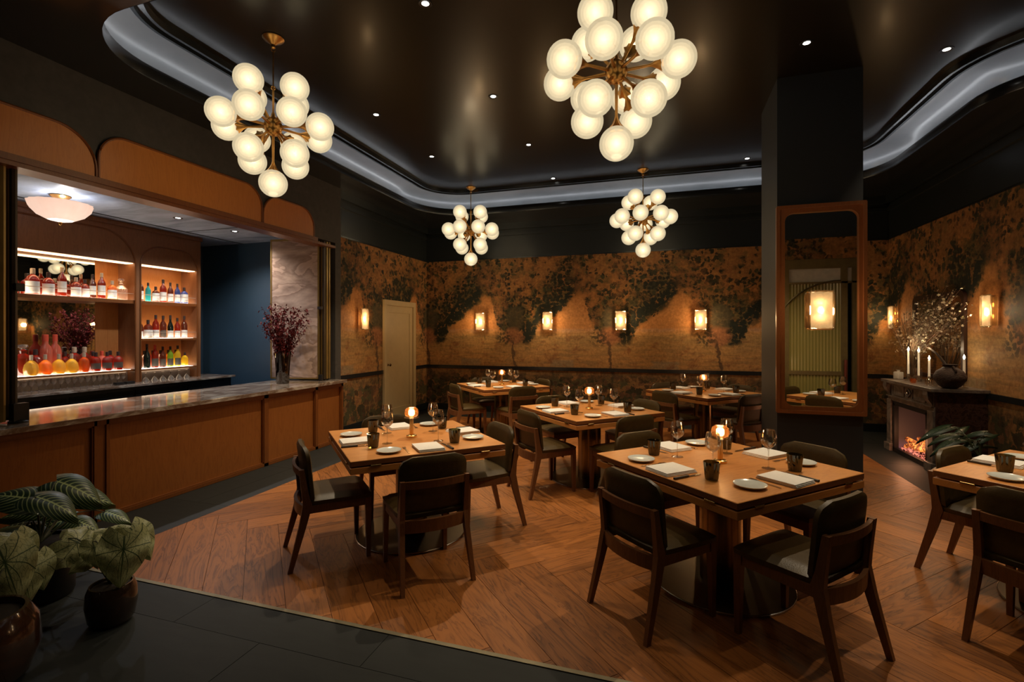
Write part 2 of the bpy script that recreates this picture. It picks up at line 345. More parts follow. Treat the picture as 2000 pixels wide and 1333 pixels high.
    def ell(cx, cz, rx, rz, soft=0.15):
        a = t.m_('DIVIDE', t.m_('SUBTRACT', du, cx), rx); b = t.m_('DIVIDE', t.m_('SUBTRACT', zd, cz), rz)
        d = t.m_('SQRT', t.m_('ADD', t.m_('MULTIPLY', a, a), t.m_('MULTIPLY', b, b)))
        return t.ramp(d, [(max(0, 0.5 - soft / 2), 1.0), (min(1, 0.5 + soft / 2), 0.0)]), d
    e1, _ = ell(0.03, 1.88, 0.36, 0.50, 0.10); c = t.mix(t.m_('MULTIPLY', e1, 0.8), c, (0.075, 0.062, 0.034))
    e2, _ = ell(-0.02, 1.53, 0.40, 0.34, 0.25); c = t.mix(t.m_('MULTIPLY', e2, 0.9), c, t.mix(nC, (0.22, 0.085, 0.035), (0.46, 0.20, 0.09)))
    e3, _ = ell(0.27, 1.62, 0.26, 0.50, 0.3); c = t.mix(t.m_('MULTIPLY', t.m_('MULTIPLY', e3, 0.95), t.ramp(s1, [(0.1, 0.0), (0.4, 1.0)])), c, (0.014, 0.019, 0.013))
    e4, _ = ell(-0.22, 1.50, 0.34, 0.30, 0.3); c = t.mix(t.m_('MULTIPLY', t.m_('MULTIPLY', e4, 0.8), s2), c, (0.035, 0.032, 0.018))
    tr = t.m_('MULTIPLY', t.ramp(t.m_('ABSOLUTE', t.m_('ADD', du, t.m_('MULTIPLY', t.m_('SUBTRACT', z, 1.1), 0.12))), [(0.018, 1.0), (0.035, 0.0)]), t.ramp(t.m_('DIVIDE', z, 3.2), [(0.44, 1.0), (0.47, 0.0)]))
    c = t.mix(t.m_('MULTIPLY', tr, 0.8), c, (0.07, 0.04, 0.025))
    for cx_, cz_, rx_, rz_, am in ((-.42, 2.22, .42, .95, .85), (.12, 2.62, .26, .60, .7), (-.62, 2.78, .36, .5, .6), (.62, 2.98, .9, .34, .6)):
        ee, _ = ell(cx_, cz_, rx_, rz_, 0.5)
        edge = t.ramp(t.m_('ADD', nB, t.m_('MULTIPLY', nC, .5)), [(.62, 1.0), (.84, 0.0)])
        c = t.mix(t.m_('MULTIPLY', t.m_('MULTIPLY', ee, am), edge), c, t.mix(nC, (0.30, 0.105, 0.035), (0.58, 0.27, 0.095)))
    # undergrowth below the dado rail
    low = t.ramp(t.m_('DIVIDE', t.m_('ADD', zd, t.m_('MULTIPLY', nB, 0.35)), 3.2), [(0.26, 1.0), (0.34, 0.0)])
    lf = t.m_('MULTIPLY', low, t.ramp(t.m_('SUBTRACT', t.m_('ADD', t.m_('MULTIPLY', s3, 0.5), nA), 0.35), [(0.10, 0.0), (0.35, 0.9)]))
    c = t.mix(lf, c, t.mix(q3, (0.018, 0.024, 0.014), (0.085, 0.085, 0.04)))
    c = t.mix(t.m_('MULTIPLY', t.m_('MULTIPLY', low, s1), t.ramp(r1, [(0.45, 0.0), (0.55, 0.8)])), c, t.mix(q1, (0.012, 0.016, 0.010), (0.22, 0.10, 0.05)))
    c = t.mix(t.ramp(weave, [(0.4, 0.12), (0.6, 0.0)]), c, (0.05, 0.03, 0.02))
    c = t.mix(1.0, c, t.ramp(nC, [(0.3, 0.72), (0.7, 1.15)]), 'MULTIPLY')
    return t.done(t.bsdf(col=c, rough=0.72, spec=0.25))
M['mural_back'] = mural('mural_back', 'X', 1, 0.0)
M['mural_left'] = mural('mural_left', 'Y', 1, -14.15)
M['mural_right'] = mural('mural_right', 'Y', -1, 12.72)
# ================================================================ THE SETTING
LX, RX, BY = -4.85, 3.42, 9.30        # left wall, right wall, back wall
SOF = 3.80                            # lower ceiling
# ---- floor: slab, herringbone planks, slate tiles, threshold strip
fl = struct('floor', box(B(), -7.6, 4.8, -2.2, 9.5, -0.15, -0.013), M['black'])
def clip(poly, a, b, c_):             # keep a*x+b*y<=c
    out = []
    for i in range(len(poly)):
        p, q = poly[i], poly[(i + 1) % len(poly)]
        dp, dq = a * p[0] + b * p[1] - c_, a * q[0] + b * q[1] - c_
        if dp <= 0: out.append(p)
        if dp * dq < 0:
            s = dp / (dp - dq); out.append((p[0] + s * (q[0] - p[0]), p[1] + s * (q[1] - p[1])))
    return out
def area(p): return abs(sum(p[i][0] * p[(i + 1) % len(p)][1] - p[(i + 1) % len(p)][0] * p[i][1] for i in range(len(p)))) / 2
WX0, WX1, WY0, WY1 = -3.86, 2.49, 2.29, 8.6
PL, PW = 1.36, 0.2267
full_plank = None
gap = 0.0014
def plank(org, ang, dirv):
    global full_plank
    ca, sa = math.cos(ang), math.sin(ang)
    rect = [(gap, gap), (PL - gap, gap), (PL - gap, PW - gap), (gap, PW - gap)]
    wp = [(org[0] + x * ca - y * sa, org[1] + x * sa + y * ca) for x, y in rect]
    cl = wp
    for a, b, c_ in ((1, 0, WX1), (-1, 0, -WX0), (0, 1, WY1), (0, -1, -WY0)):
        cl = clip(cl, a, b, c_)
        if len(cl) < 3: return
    if area(cl) < 0.00008: return
    full = abs(area(cl) - area(wp)) < 1e-6
    if full and full_plank is not None: me = full_plank
    else:
        loc = [((x - org[0]) * ca + (y - org[1]) * sa, -(x - org[0]) * sa + (y - org[1]) * ca) for x, y in cl]
        bm = B(); prism(bm, loc, lambda u, v: Vector((u, v, -0.012)), lambda u, v: Vector((u, v, 0)))
        me = mesh('plank', bm, M['floor_wood'])
        if full: full_plank = me
    link('plank', me, fl, (org[0], org[1], random.uniform(-0.0006, 0)), (0, 0, ang))
r2 = math.sqrt(2)
for j in range(-2, 6):
    for i in range(-14, 34):
        ox = -3.9 + i * PW * r2 ; oy = 3.13 + j * PL * r2
        ox0 = ox - (0.0 if j % 2 == 0 else 0.0)
        plank((ox0, oy), -PI / 4, 0)                                   # runs down-right from the crease
        # the V plank: unrotated x in [0,W], y in [W,W+L] -> origin corner (W, W) turned by 90 deg
        px_, py_ = PW, PW
        c4, s4 = math.cos(-PI / 4), math.sin(-PI / 4)
        plank((ox0 + px_ * c4 - py_ * s4, oy + px_ * s4 + py_ * c4), PI / 4, 0)
def tiles(x0, x1, y0, y1, sx, sy):
    full = {}
    ny = math.ceil((y1 - y0) / sy - 1e-6)
    for j in range(ny):
        sh = (j % 2) * sx * 0.5
        x = x0 - sh
        while x < x1 - 1e-6:
            a, b = max(x, x0), min(x + sx, x1); c_, d = y0 + j * sy, min(y0 + (j + 1) * sy, y1)
            x += sx
            if b - a < 0.03 or d - c_ < 0.03: continue
            key = (round(b - a, 3), round(d - c_, 3))
            if key not in full: full[key] = mesh('slate_tile', box(B(), 0.0015, b - a - .0015, 0.0015, d - c_ - .0015, -0.012, 0), M['slate'])
            link('slate_tile', full[key], fl, (a, c_, random.uniform(-0.0008, 0)))
tiles(-5.0, 4.6, -0.4, 2.26, 1.2, 0.6)
tiles(-4.58, WX0, 2.29, BY, 0.72, 1.2)
tiles(WX1, RX, 2.29, BY, 0.93, 1.2)
tiles(WX0, WX1, WY1, BY, 1.2, 0.7)
link('threshold_strip', mesh('threshold_strip', box(B(), -5.0, 4.6, 2.262, 2.288, -0.012, 0.004), plain('threshold_metal', (.22, .19, .12), .5, .6)), fl)

# ---- walls
def slab(name, x0, x1, y0, y1, z0, z1, mat): return struct(name, box(B(), x0, x1, y0, y1, z0, z1), mat)
wb = slab('wall_back', LX - .2, RX + .2, BY, BY + .2, 0, 4.3, M['paint_dark'])
wl = slab('wall_left', LX - .2, LX, 6.27, BY, 0, 4.3, M['paint_dark'])
wr = slab('wall_right', RX, RX + .2, 5.6, BY, 0, 4.3, M['paint_dark'])
slab('wall_recess', RX, 4.8, 5.6, 5.75, 0, 3.8, M['paint_dark'])
slab('wall_far_right', 4.6, 4.8, -2.2, 5.6, 0, 4.3, M['paint_dark'])
slab('wall_near', -7.6, 4.8, -2.4, -2.2, 0, 4.3, M['paint_dark'])
slab('wall_far_left', -7.8, -7.6, -2.2, 6.4, 0, 4.3, M['paint_dark'])
link('wallpaper', mesh('wallpaper', box(B(), LX + .004, RX - .004, BY - .004, BY, 0.12, 3.10), M['mural_back']), wb)
bmw = box(B(), LX, LX + .004, 6.27, 7.612, 0.12, 3.10); box(bmw, LX, LX + .004, 8.752, BY, 0.12, 3.10); box(bmw, LX, LX + .004, 7.612, 8.752, 2.20, 3.10)
link('wallpaper', mesh('wallpaper', bmw, M['mural_left']), wl)
link('wallpaper', mesh('wallpaper', box(B(), RX - .004, RX, 5.6, BY, 0.12, 3.10), M['mural_right']), wr)
def trimrun(name, z0, z1, d, mat, parts=None):
    struct(name + '_back' if name != 'trim' else 'trim_1', box(B(), LX, RX, BY - d, BY, z0, z1), mat)
    bm = box(B(), LX, LX + d, 6.27, 7.612, z0, z1) if z1 < 2.2 else box(B(), LX, LX + d, 6.27, BY, z0, z1)
    if z1 < 2.2: box(bm, LX, LX + d, 8.752, BY, z0, z1)
    struct(name + '_left' if name != 'trim' else 'trim_2', bm, mat)
    struct(name + '_right' if name != 'trim' else 'trim_3', box(B(), RX - d, RX, 5.6, BY, z0, z1), mat)
trimrun('baseboard', 0, 0.13, 0.018, M['paint_dark'])
trimrun('trim_dado', 0.868, 0.935, 0.022, M['lip'])
trimrun('trim_picture_rail', 3.10, 3.125, 0.020, M['lip'])
trimrun('trim_crown_lower', 3.56, 3.62, 0.035, M['paint_dark'])
trimrun('trim_crown_upper', 3.68, 3.80, 0.075, M['paint_dark'])

# ---- bulkhead over the bar, pillar beside it, alcove
BX = -4.72
bm = box(B(), BX - .16, BX, 1.0, 6.27, 2.95, 3.82); box(bm, BX - .16, BX, 6.14, 6.27, 0.0, 2.95); box(bm, BX - .16, BX, -2.2, 1.0, 0, 3.82)
wbar = struct('wall_bar', bm, M['plaster'])
slab('wall_alcove_right', -7.6, BX - .16, 6.25, 6.35, 0, 3.6, M['blue_wall'])
slab('wall_alcove_back', -7.6, -7.45, 0.8, 6.25, 0, 3.6, M['blue_wall'])
slab('wall_alcove_left', -7.6, BX - .16, 0.7, 0.8, 0, 3.6, M['blue_wall'])
ca_ = struct('ceiling_alcove', box(B(), -7.6, BX - .16, 0.8, 6.25, 3.06, 3.2), M['cloud'])
bm = box(B(), -6.6, -6.588, 0.8, 6.25, 3.052, 3.0605); box(bm, -6.6, BX - .16, 5.25, 5.258, 3.055, 3.0605)
link('shadow_gap', mesh('shadow_gap', bm, M['black']), ca_)
# arched wood panels on the bulkhead
def arch_panel(y0, y1, z0, z1, r):
    o = rrect(y0 + .006, y1 - .006, z0, z1, r, (0, 1, 1, 0), 10)
    bm = prism(B(), o, lambda u, v: Vector((BX, u, v)), lambda u, v: Vector((BX + .018, u, v)))
    p = link('wood_panel', mesh('wood_panel', bm, M['fascia']), wbar)
    pts = [Vector((BX + .018, y, z)) for y, z in rrect(y0, y1, z0, z1, r, (0, 1, 1, 0), 12)]
    pts = pts[-1:] + pts[:-1] if False else pts
    i0 = 0
    bm = B(); tube(bm, [pts[0]] + pts[1:-1] + [pts[-1]], 0.012, 6)
    link('edge_bead', mesh('edge_bead', bm, M['bar_frame']), p)
arch_panel(1.14, 2.925, 2.955, 3.315, 0.30)
arch_panel(2.945, 4.735, 2.955, 3.365, 0.24)
arch_panel(4.755, 5.66, 2.955, 3.315, 0.26)
bm = box(B(), BX - .01, BX + .035, 1.0, 5.72, 2.90, 2.95); box(bm, BX - .18, BX + .022, 1.0, 6.12, 2.865, 2.90)
link('header_trim', mesh('header_trim', bm, M['bar_frame']), wbar)

# ---- ceilings: lower soffit with a rounded opening, cove, lacquered upper ceiling
def tray_path():
    p = []
    x0, y0, x1, y1 = -4.25, 2.35, 2.88, 8.40
    p += [(x, y) for x, y in arc(x0 + .75, y0 + .75, .75, 270, 180, 12)]        # front left
    p += [(x, y) for x, y in arc(x0 + .85, y1 - .85, .85, 180, 90, 12)]         # back left
    p += [(x, y) for x, y in arc(x1 - .85, y1 - .85, .85, 90, 0, 12)]           # back right
    p += [(x, y) for x, y in arc(x1 + .7, 6.0, .7, 180, 270, 10)]               # swings out to the right
    p += [(x, y) for x, y in arc(3.85, 4.95, .35, 90, 0, 6)]
    p += [(x, y) for x, y in arc(3.6, 2.95, .6, 0, -90, 8)]
    return [Vector((x, y)) for x, y in p]
TP = tray_path()
def outward(P):
    n = len(P); N_ = []
    for i in range(n):
        d = (P[(i + 1) % n] - P[i - 1]).normalized(); N_.append(Vector((-d.y, d.x)))
    return N_
# path runs clockwise (left side going up), so the outside is on the left
TN = outward(TP)
def sweep(prof, mat, name, parent=None, kind=None, closed=False):
    bm = B(); rings = []
    for off, z in prof:
        rings.append([bm.verts.new((p.x + q.x * off, p.y + q.y * off, z)) for p, q in zip(TP, TN)])
    n = len(TP); prs = list(zip(rings, rings[1:])) + ([(rings[-1], rings[0])] if closed else [])
    for a, b in prs:
        for k in range(n): bm.faces.new((a[k], a[(k + 1) % n], b[(k + 1) % n], b[k]))
    o = obj(name, bm, mat, parent, smooth=True)
    if kind: o['kind'] = kind
    return o
bm = B()
outer = [bm.verts.new((x, y, SOF)) for x, y in ((-4.9, -2.2), (4.8, -2.2), (4.8, 9.5), (-4.9, 9.5))]
inner = [bm.verts.new((p.x, p.y, SOF)) for p in TP]
ed = [bm.edges.new((L_[i], L_[(i + 1) % len(L_)])) for L_ in (outer, inner) for i in range(len(L_))]
bmesh.ops.triangle_fill(bm, use_beauty=True, edges=ed)
soffit = struct('ceiling', bm, M['lip'])
ct = struct('ceiling_upper', box(B(), -4.6, 4.7, 1.9, 8.9, CZ, CZ + .1), M['ceiling_gloss'])
lip = sweep([(0, 3.798), (-0.004, 3.81), (-0.004, 3.905), (0.004, 3.915), (0.022, 3.915), (0.03, 3.89), (0.13, 3.875), (0.205, 3.875)], M['lip'], 'cove_lip', soffit)
cove = sweep([(0.205, 3.87), (0.205, 3.98), (0.185, 4.04), (0.13, 4.10), (0.05, 4.14), (-0.05, 4.155), (-0.13, 4.158)], M['cove'], 'cove_surface', soffit)
bead = sweep([(-0.13, 4.20), (-0.13, 4.14), (-0.16, 4.137), (-0.165, 4.17), (-0.20, 4.172), (-0.205, 4.145), (-0.235, 4.143), (-0.24, 4.201)], M['lip'], 'cove_moulding', soffit)
M['cove_led'] = emis('cove_led', (0.92, 0.95, 1.0), 7.5)
led = sweep([(0.06, 3.882), (0.06, 3.892), (0.085, 3.892), (0.085, 3.882)], M['cove_led'], 'led_strip', soffit)

# ---- column with the mirror
struct('column', box(B(), 1.08, 1.83, 5.55, 6.40, 0, CZ), M['column_paint'])

# ---- white door in the left wall
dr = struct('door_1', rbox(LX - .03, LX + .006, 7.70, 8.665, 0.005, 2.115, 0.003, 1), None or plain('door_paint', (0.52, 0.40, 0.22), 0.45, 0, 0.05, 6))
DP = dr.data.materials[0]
bm = B()
for y0, y1, z0, z1 in ((7.612, 7.705, 0, 2.115), (8.66, 8.752, 0, 2.115), (7.612, 8.752, 2.11, 2.205)):
    box(bm, LX - .03, LX + .048, y0, y1, z0, z1)
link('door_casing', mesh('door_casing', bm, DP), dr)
bm = B()
for y0, y1, z0, z1 in ((7.70, 7.81, 0.005, 2.11), (8.555, 8.66, 0.005, 2.11), (7.81, 8.555, 1.98, 2.11), (7.81, 8.555, 0.005, 0.20)):
    box(bm, LX + .004, LX + .018, y0, y1, z0, z1)
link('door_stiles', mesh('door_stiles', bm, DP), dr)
bm = lathe(B(), [(0.024, 0), (0.024, .006), (0.008, .01), (0.008, .035), (0.02, .04), (0.026, .052), (0.02, .065), (0.0005, .068)], 16, Matrix.Translation((LX + .018, 7.76, 1.02)) @ Matrix.Rotation(PI / 2, 4, 'Y'))
link('door_knob', mesh('door_knob', bm, M['brass_dark'], True), dr)

# ================================================================ MIRROR on the column, partition it reflects
mirror_glass = NT('mirror_glass'); mirror_glass = mirror_glass.done(mirror_glass.n('BsdfGlossy', {'Color': (0.82, 0.80, 0.74, 1), 'Roughness': 0.015}).outputs[0])
MY = 5.55
mt = thing('wall_mirror', 'tall wood-framed mirror on the dark column, lamp mounted on its glass', 'mirror', (1.455, MY, 0.805))
def rel(v0): return lambda x, y, z: Vector((x - v0[0], y - v0[1], z - v0[2]))
R_ = (1.455, MY, 0.805)
def ringprism(bm, o, i_, y0, y1):
    n = len(o)
    vs = [[bm.verts.new((x - R_[0], y - R_[1], z - R_[2])) for x, z in L_] for L_, y in ((o, y0), (o, y1), (i_, y1), (i_, y0))]
    for a, b in zip(vs, vs[1:] + vs[:1]):
        for k in range(n): bm.faces.new((a[k], a[(k + 1) % n], b[(k + 1) % n], b[k]))
    return bm
out_ = rrect(1.075, 1.832, 0.808, 2.868, 0.012, n=6); inn_ = rrect(1.142, 1.782, 0.868, 2.805, 0.085, n=6)
obj('frame', ringprism(B(), out_, inn_, MY - .045, MY), M['mirror_wood'], mt)
out2 = rrect(1.062, 1.845, 0.795, 2.881, 0.014, n=6); inn2 = rrect(1.095, 1.815, 0.828, 2.848, 0.02, n=6)
obj('outer_bead', ringprism(B(), out2, inn2, MY - .062, MY - .02), M['mirror_wood'], mt)
obj('mirror_pane', box(B(), 1.10 - R_[0], 1.82 - R_[0], -0.016, -0.004, 0.84 - R_[2], 2.83 - R_[2]), mirror_glass, mt)

pt = tag(struct('wall_partition', box(B(), 1.5, 4.6, 2.22, 2.30, 2.77, 3.8), M['paint_dark']), kind='structure')
link('wallpaper', mesh('wallpaper', box(B(), 1.5, 4.6, 2.30, 2.304, 2.77, 3.10), M['mural_back']), pt)
bz = plain('bronze_frame', (0.22, 0.17, 0.075), 0.35, 0.7)
dd = struct('door_2', None or box(B(), 1.5, 4.6, 2.24, 2.29, 2.62, 2.77), bz)
bm = B()
for x0, x1, z0, z1 in ((1.74, 1.88, 0, 2.62), (2.60, 2.69, 0, 2.62), (2.75, 2.83, 0, 2.62), (3.5, 3.58, 0, 2.62), (1.88, 2.60, .94, 1.0), (2.83, 3.5, .94, 1.0), (1.88, 3.5, 2.38, 2.41), (1.88, 2.6, 0, .12)):
    box(bm, x0, x1, 2.24, 2.29, z0, z1)
link('door_frame', mesh('door_frame', bm, bz), dd)
bm = B(); tube(bm, [Vector((2.6 - .95 * math.cos(a), 2.292, 1.50 + .92 * math.sin(a))) for a in [PI / 2 * i / 14 for i in range(4, 15)]], 0.014, 6)
link('arch_bead', mesh('arch_bead', bm, bz), dd)
reed = glassy('reeded_glass', (0.30, 0.30, 0.12, 1), body=(0.62, 0.52, 0.15, 1), bodyw=0.85, trl=0.5, refl=0.12, rough=0.2)
def reeded(x0, x1, z0, z1):
    n = int((x1 - x0) / 0.009); bm = B(); prev = None
    for k in range(n + 1):
        x = x0 + (x1 - x0) * k / n; y = 2.27 + 0.006 * math.sin(k * PI / 2.5)
        a, b = bm.verts.new((x, y, z0)), bm.verts.new((x, y, z1))
        if prev: bm.faces.new((prev[0], a, b, prev[1]))
        prev = (a, b)
    link('reeded_pane', mesh('reeded_pane', bm, reed, True), dd)
for a, b in ((1.88, 2.60), (2.83, 3.5)):
    reeded(a, b, 0.12, 0.94); reeded(a, b, 1.0, 2.38)
link('ceiling_stand_in', mesh('ceiling_stand_in', box(B(), 1.88, 3.5, 2.25, 2.26, 2.41, 2.62), plain('stand_in_white', (0.5, 0.5, 0.48), 0.6)), dd)  # flat panel stands in for the ceiling seen beyond the open transom
slab('wall_right_of_doors', 3.58, 4.6, 2.22, 2.30, 0, 2.62, M['paint_dark'])
slab('wall_left_of_doors', 1.5, 1.74, 2.22, 2.30, 0, 2.62, M['paint_dark'])
bm = lathe(B(), [(0.018, 0.60), (0.022, 0.62), (0.022, 1.17), (0.018, 1.19)], 14, Matrix.Translation((2.645, 2.35, 0)))
box(bm, 2.635, 2.655, 2.29, 2.35, 0.68, 0.70); box(bm, 2.635, 2.655, 2.29, 2.35, 1.08, 1.10)
link('door_pull', mesh('door_pull', bm, wood('pull_wood', (0.09, 0.018, 0.010), (0.16, 0.03, 0.02)), True), dd)

# ================================================================ DOWNLIGHTS
dl_ring = mesh('trim_ring', lathe(B(), [(0.030, 0), (0.052, -0.004), (0.055, 0.0), (0.055, 0.002)], 20, cap0=False, cap1=False), M['black'], True)
dl_lens = mesh('lens', lathe(B(), [(0.030, 0.0005), (0.018, -0.002), (0.0005, -0.003)], 16, cap0=False), emis('downlight_lens', (1, 0.97, 0.88), 7.0), True)
names_dl = {(-1.81, 3.45): 'recessed ceiling downlight between the two front chandeliers', (-3.29, 5.03): 'recessed downlight above the bar side, near the left cove', (-1.81, 5.03): 'recessed downlight in the middle of the upper ceiling',
  (1.20, 4.95): 'recessed downlight directly in front of the dark column', (2.45, 5.45): 'recessed downlight right of the column near the cove bend', (-3.29, 6.47): 'recessed downlight near the left cove, third row from the front',
  (-1.81, 6.47): 'small recessed downlight in the central row, third from the front', (-1.81, 8.0): 'recessed downlight just inside the back cove, right of the left rear chandelier',
  (1.15, 7.96): 'recessed downlight just inside the back cove, left of the column', (2.68, 7.93): 'recessed downlight beside the cove right of the column', (0.6, 3.45): 'recessed downlight above the frame, over the front right table', (2.6, 3.6): 'recessed downlight above the frame, over the right edge table'}
for x, y in DOWN:
    d = thing('downlight', names_dl[(x, y)], 'ceiling light', (x, y, CZ - .001), 0, 'recessed downlights in the upper ceiling')
    link('trim_ring', dl_ring, d); link('lens', dl_lens, d)
# ================================================================ CHANDELIERS
def globe_mat():
    t = NT('alabaster_glass_globe'); co = t.coord()
    nz = t.noise(co, 7, 3, 0.5, 1.0); v = t.ramp(nz, [(0.35, 0.92), (0.5, 1.0), (0.65, 0.95)])
    col = t.mix(nz, (1.0, 0.79, 0.47), (1.0, 0.85, 0.56))
    e = t.n('Emission', {'Color': col, 'Strength': t.m_('MULTIPLY', v, 0.69)}).outputs[0]
    g = t.n('BsdfTransparent', {'Color': (1, .95, .85, 1)}).outputs[0]
    s = t.n('MixShader', {0: 0.13, 1: e, 2: g}).outputs[0]
    gl = t.n('BsdfGlossy', {'Color': (1, 1, 1, 1), 'Roughness': 0.25}).outputs[0]
    return t.done(t.n('MixShader', {0: 0.015, 1: s, 2: gl}).outputs[0])
GR = 0.118
globe_me = mesh('globe', ball(B(), (0, 0, 0), GR, 28, 18), globe_mat(), True)
_b = B()
for r_ in (.009, .016, .024, .034, .046, .060, .078, .098): ball(_b, (0, 0, 0), r_, 16, 10)  # nested glowing shells put a soft hot spot behind the globe glass
t = NT('hot_spot_shells'); t.done(t.n('AddShader', {0: t.n('BsdfTransparent').outputs[0], 1: t.n('Emission', {'Color': (1.0, .80, .5, 1), 'Strength': 0.72}).outputs[0]}).outputs[0])
hot_spot_me = mesh('bulb', _b, t.m, True)
def chandelier():
    t = thing('chandelier', '', 'chandelier', (0, 0, CZ))
    hub = -0.78
    obj('canopy', lathe(B(), [(0.085, 0), (0.09, -0.006), (0.075, -0.022), (0.035, -0.045), (0.018, -0.06), (0.018, -0.085), (0.008, -0.095)], 24), M['brass'], t, smooth=True)
    rod = obj('rod', lathe(B(), [(0.006, -0.12), (0.006, -0.43), (0.008, -0.45), (0.008, -0.75)], 10), M['brass'], t, smooth=True)
    bm = B()
    for z in (-0.105, -0.44):
        tube(bm, [Vector((0.016 * math.cos(a), 0, z + 0.016 * math.sin(a))) for a in [2 * PI * k / 12 for k in range(13)]], 0.004, 6)
    obj('ring_link', bm, M['brass'], rod, smooth=True)
    hb = ball(B(), (0, 0, hub), 0.078, 16, 10, 1.1)
    lathe(hb, [(0.02, hub + .06), (0.035, hub + .075), (0.02, hub + .09), (0.012, hub + .12)], 14)
    obj('hub', hb, M['brass'], t, smooth=True)
    spots = [(0.25 * math.cos(PI / 4 + PI / 2 * k), 0.25 * math.sin(PI / 4 + PI / 2 * k), 0.30) for k in range(4)]
    spots += [(0.41 * math.cos(PI / 8 + PI / 4 * k), 0.41 * math.sin(PI / 8 + PI / 4 * k), 0.0) for k in range(8)]
    spots += [(0.25 * math.cos(PI / 4 + PI / 2 * k), 0.25 * math.sin(PI / 4 + PI / 2 * k), -0.27) for k in range(4)] + [(0, 0, -0.50)]
    amesh = {}
    for s in spots:
        d = Vector(s); L_ = d.length - GR * 0.92; key = round(L_, 3)
        if key not in amesh:
            bm = lathe(B(), [(0.011, 0.05), (0.009, L_ - .085), (0.014, L_ - .06), (0.030, L_ - .025), (0.052, L_ + .004), (0.050, L_ + .008), (0.028, L_ - .018)], 14, cap1=False, rib=0.10, ribn=7)
            amesh[key] = mesh('arm', bm, M['brass'], True)
        q = d.to_track_quat('Z', 'Y').to_euler()
        link('arm', amesh[key], t, (0, 0, hub), q)
        g = link('globe', globe_me, t, (s[0], s[1], hub + s[2]), (0.3 * s[0] * 9, s[1] * 7, random.random() * 6))
        link('bulb', hot_spot_me, g, (0, 0, 0))  # glow shells that shape the hot spot inside each globe
    return t
ch = chandelier(); ch.location = (-3.30, 3.45, CZ); ch.rotation_euler = (0, 0, .71)
ch['label'] = 'brass globe chandelier hanging in front of the bar, on the left'; ch['group'] = 'alabaster globe chandeliers'
dup(ch, None, (-0.33, 3.45, CZ), 0.304, 'large brass globe chandelier at the top centre, nearest the camera', 'alabaster globe chandeliers')
dup(ch, None, (-3.32, 8.05, CZ), YAW, 'small-looking globe chandelier at the rear left, near the wallpaper corner', 'alabaster globe chandeliers')
dup(ch, None, (-0.35, 8.0, CZ), 0.35, 'globe chandelier at the rear, below the large front chandelier in view', 'alabaster globe chandeliers')

for x, y in ((-3.30, 3.45), (-0.33, 3.45), (-3.32, 8.05), (-0.35, 8.0)):
    for z in (CZ - 1.46,): lamp('chandelier_glow', 'POINT', (x, y, z), 10, (1.0, 0.74, 0.44), 0.10)

# ================================================================ WALL SCONCES
def shade_mat():
    t = NT('sconce_ice_glass'); co = t.coord(); nz = t.noise(co, 26, 4, 0.6, 1.0)
    e = t.n('Emission', {'Color': t.mix(nz, (1.0, 0.50, 0.17), (1.0, 0.66, 0.32)), 'Strength': t.m_('ADD', 0.5, t.m_('MULTIPLY', nz, 0.7))}).outputs[0]
    g = t.n('BsdfTranslucent', {'Color': (1, .82, .55, 1)}).outputs[0]
    s = t.n('MixShader', {0: 0.5, 1: e, 2: g}).outputs[0]
    gl = t.n('BsdfGlossy', {'Color': (1, 1, 1, 1), 'Roughness': 0.15, 'Normal': t.bump(nz, 0.6, 0.01)}).outputs[0]
    return t.done(t.n('MixShader', {0: 0.10, 1: s, 2: gl}).outputs[0])
SH = shade_mat(); EDGE = glassy('clear_ice_edge', (0.85, 0.70, 0.5, 1), refl=0.25, body=(0.9, .65, .35, 1), bodyw=0.35, trl=0.6, rough=0.1)
BULB = emis('sconce_bulb', (1.0, 0.62, 0.28), 55.0)
def sconce(loc, rotz, label, sc=(1, 1, 1), group='ice glass wall sconces'):
    """local +Y points away from the wall, origin at the wall"""
    t = thing('wall_sconce', label, 'wall lamp', loc, rotz, group)
    obj('back_plate', rbox(-0.045 * sc[0], 0.045 * sc[0], 0, 0.012, -0.15 * sc[2], 0.15 * sc[2], 0.003, 1), M['brass_bright'], t)
    bm = B(); w_, h_ = 0.088 * sc[0], 0.165 * sc[2]; n = 10; m = 16
    rows = []
    for j in range(m + 1):
        row = []
        for i in range(n + 1):
            a = -1 + 2 * i / n; b = -1 + 2 * j / m
            x = a * w_ * (1 + 0.04 * math.sin(9 * b)); z = b * h_ * (1 + 0.02 * math.sin(7 * a))
            row.append(bm.verts.new((x, 0.078 - 0.026 * a * a + 0.003 * noise.noise(Vector((x * 40, z * 40, 0))), z)))
        rows.append(row)
    for r0, r1 in zip(rows, rows[1:]):
        for i in range(n): bm.faces.new((r0[i], r0[i + 1], r1[i + 1], r1[i]))
    sh = obj('glass_shade', bm, SH, t, smooth=True)
    pts = [Vector((x, 0.06 if abs(x) > .05 else 0.072, z)) for x, z in rrect(-w_ - .006, w_ + .006, -h_ - .006, h_ + .006, 0.02, n=3)]
    bm = tube(B(), pts + pts[:1], 0.011 * sc[0], 6, cap=False)
    obj('glass_edge', bm, EDGE, sh, smooth=True)
    for s_ in (-1, 1): obj('side_frame', box(B(), s_ * (w_ + .002) - .004, s_ * (w_ + .002) + .004, 0.005, 0.058, -h_, h_), EDGE, t)
    for zz in (-0.06 * sc[2], 0.065 * sc[2]):
        obj('bulb', ball(B(), (0.012, 0.034, zz), 0.015, 10, 6, 1.3), BULB, t, smooth=True)
    return t
SZ = 1.835
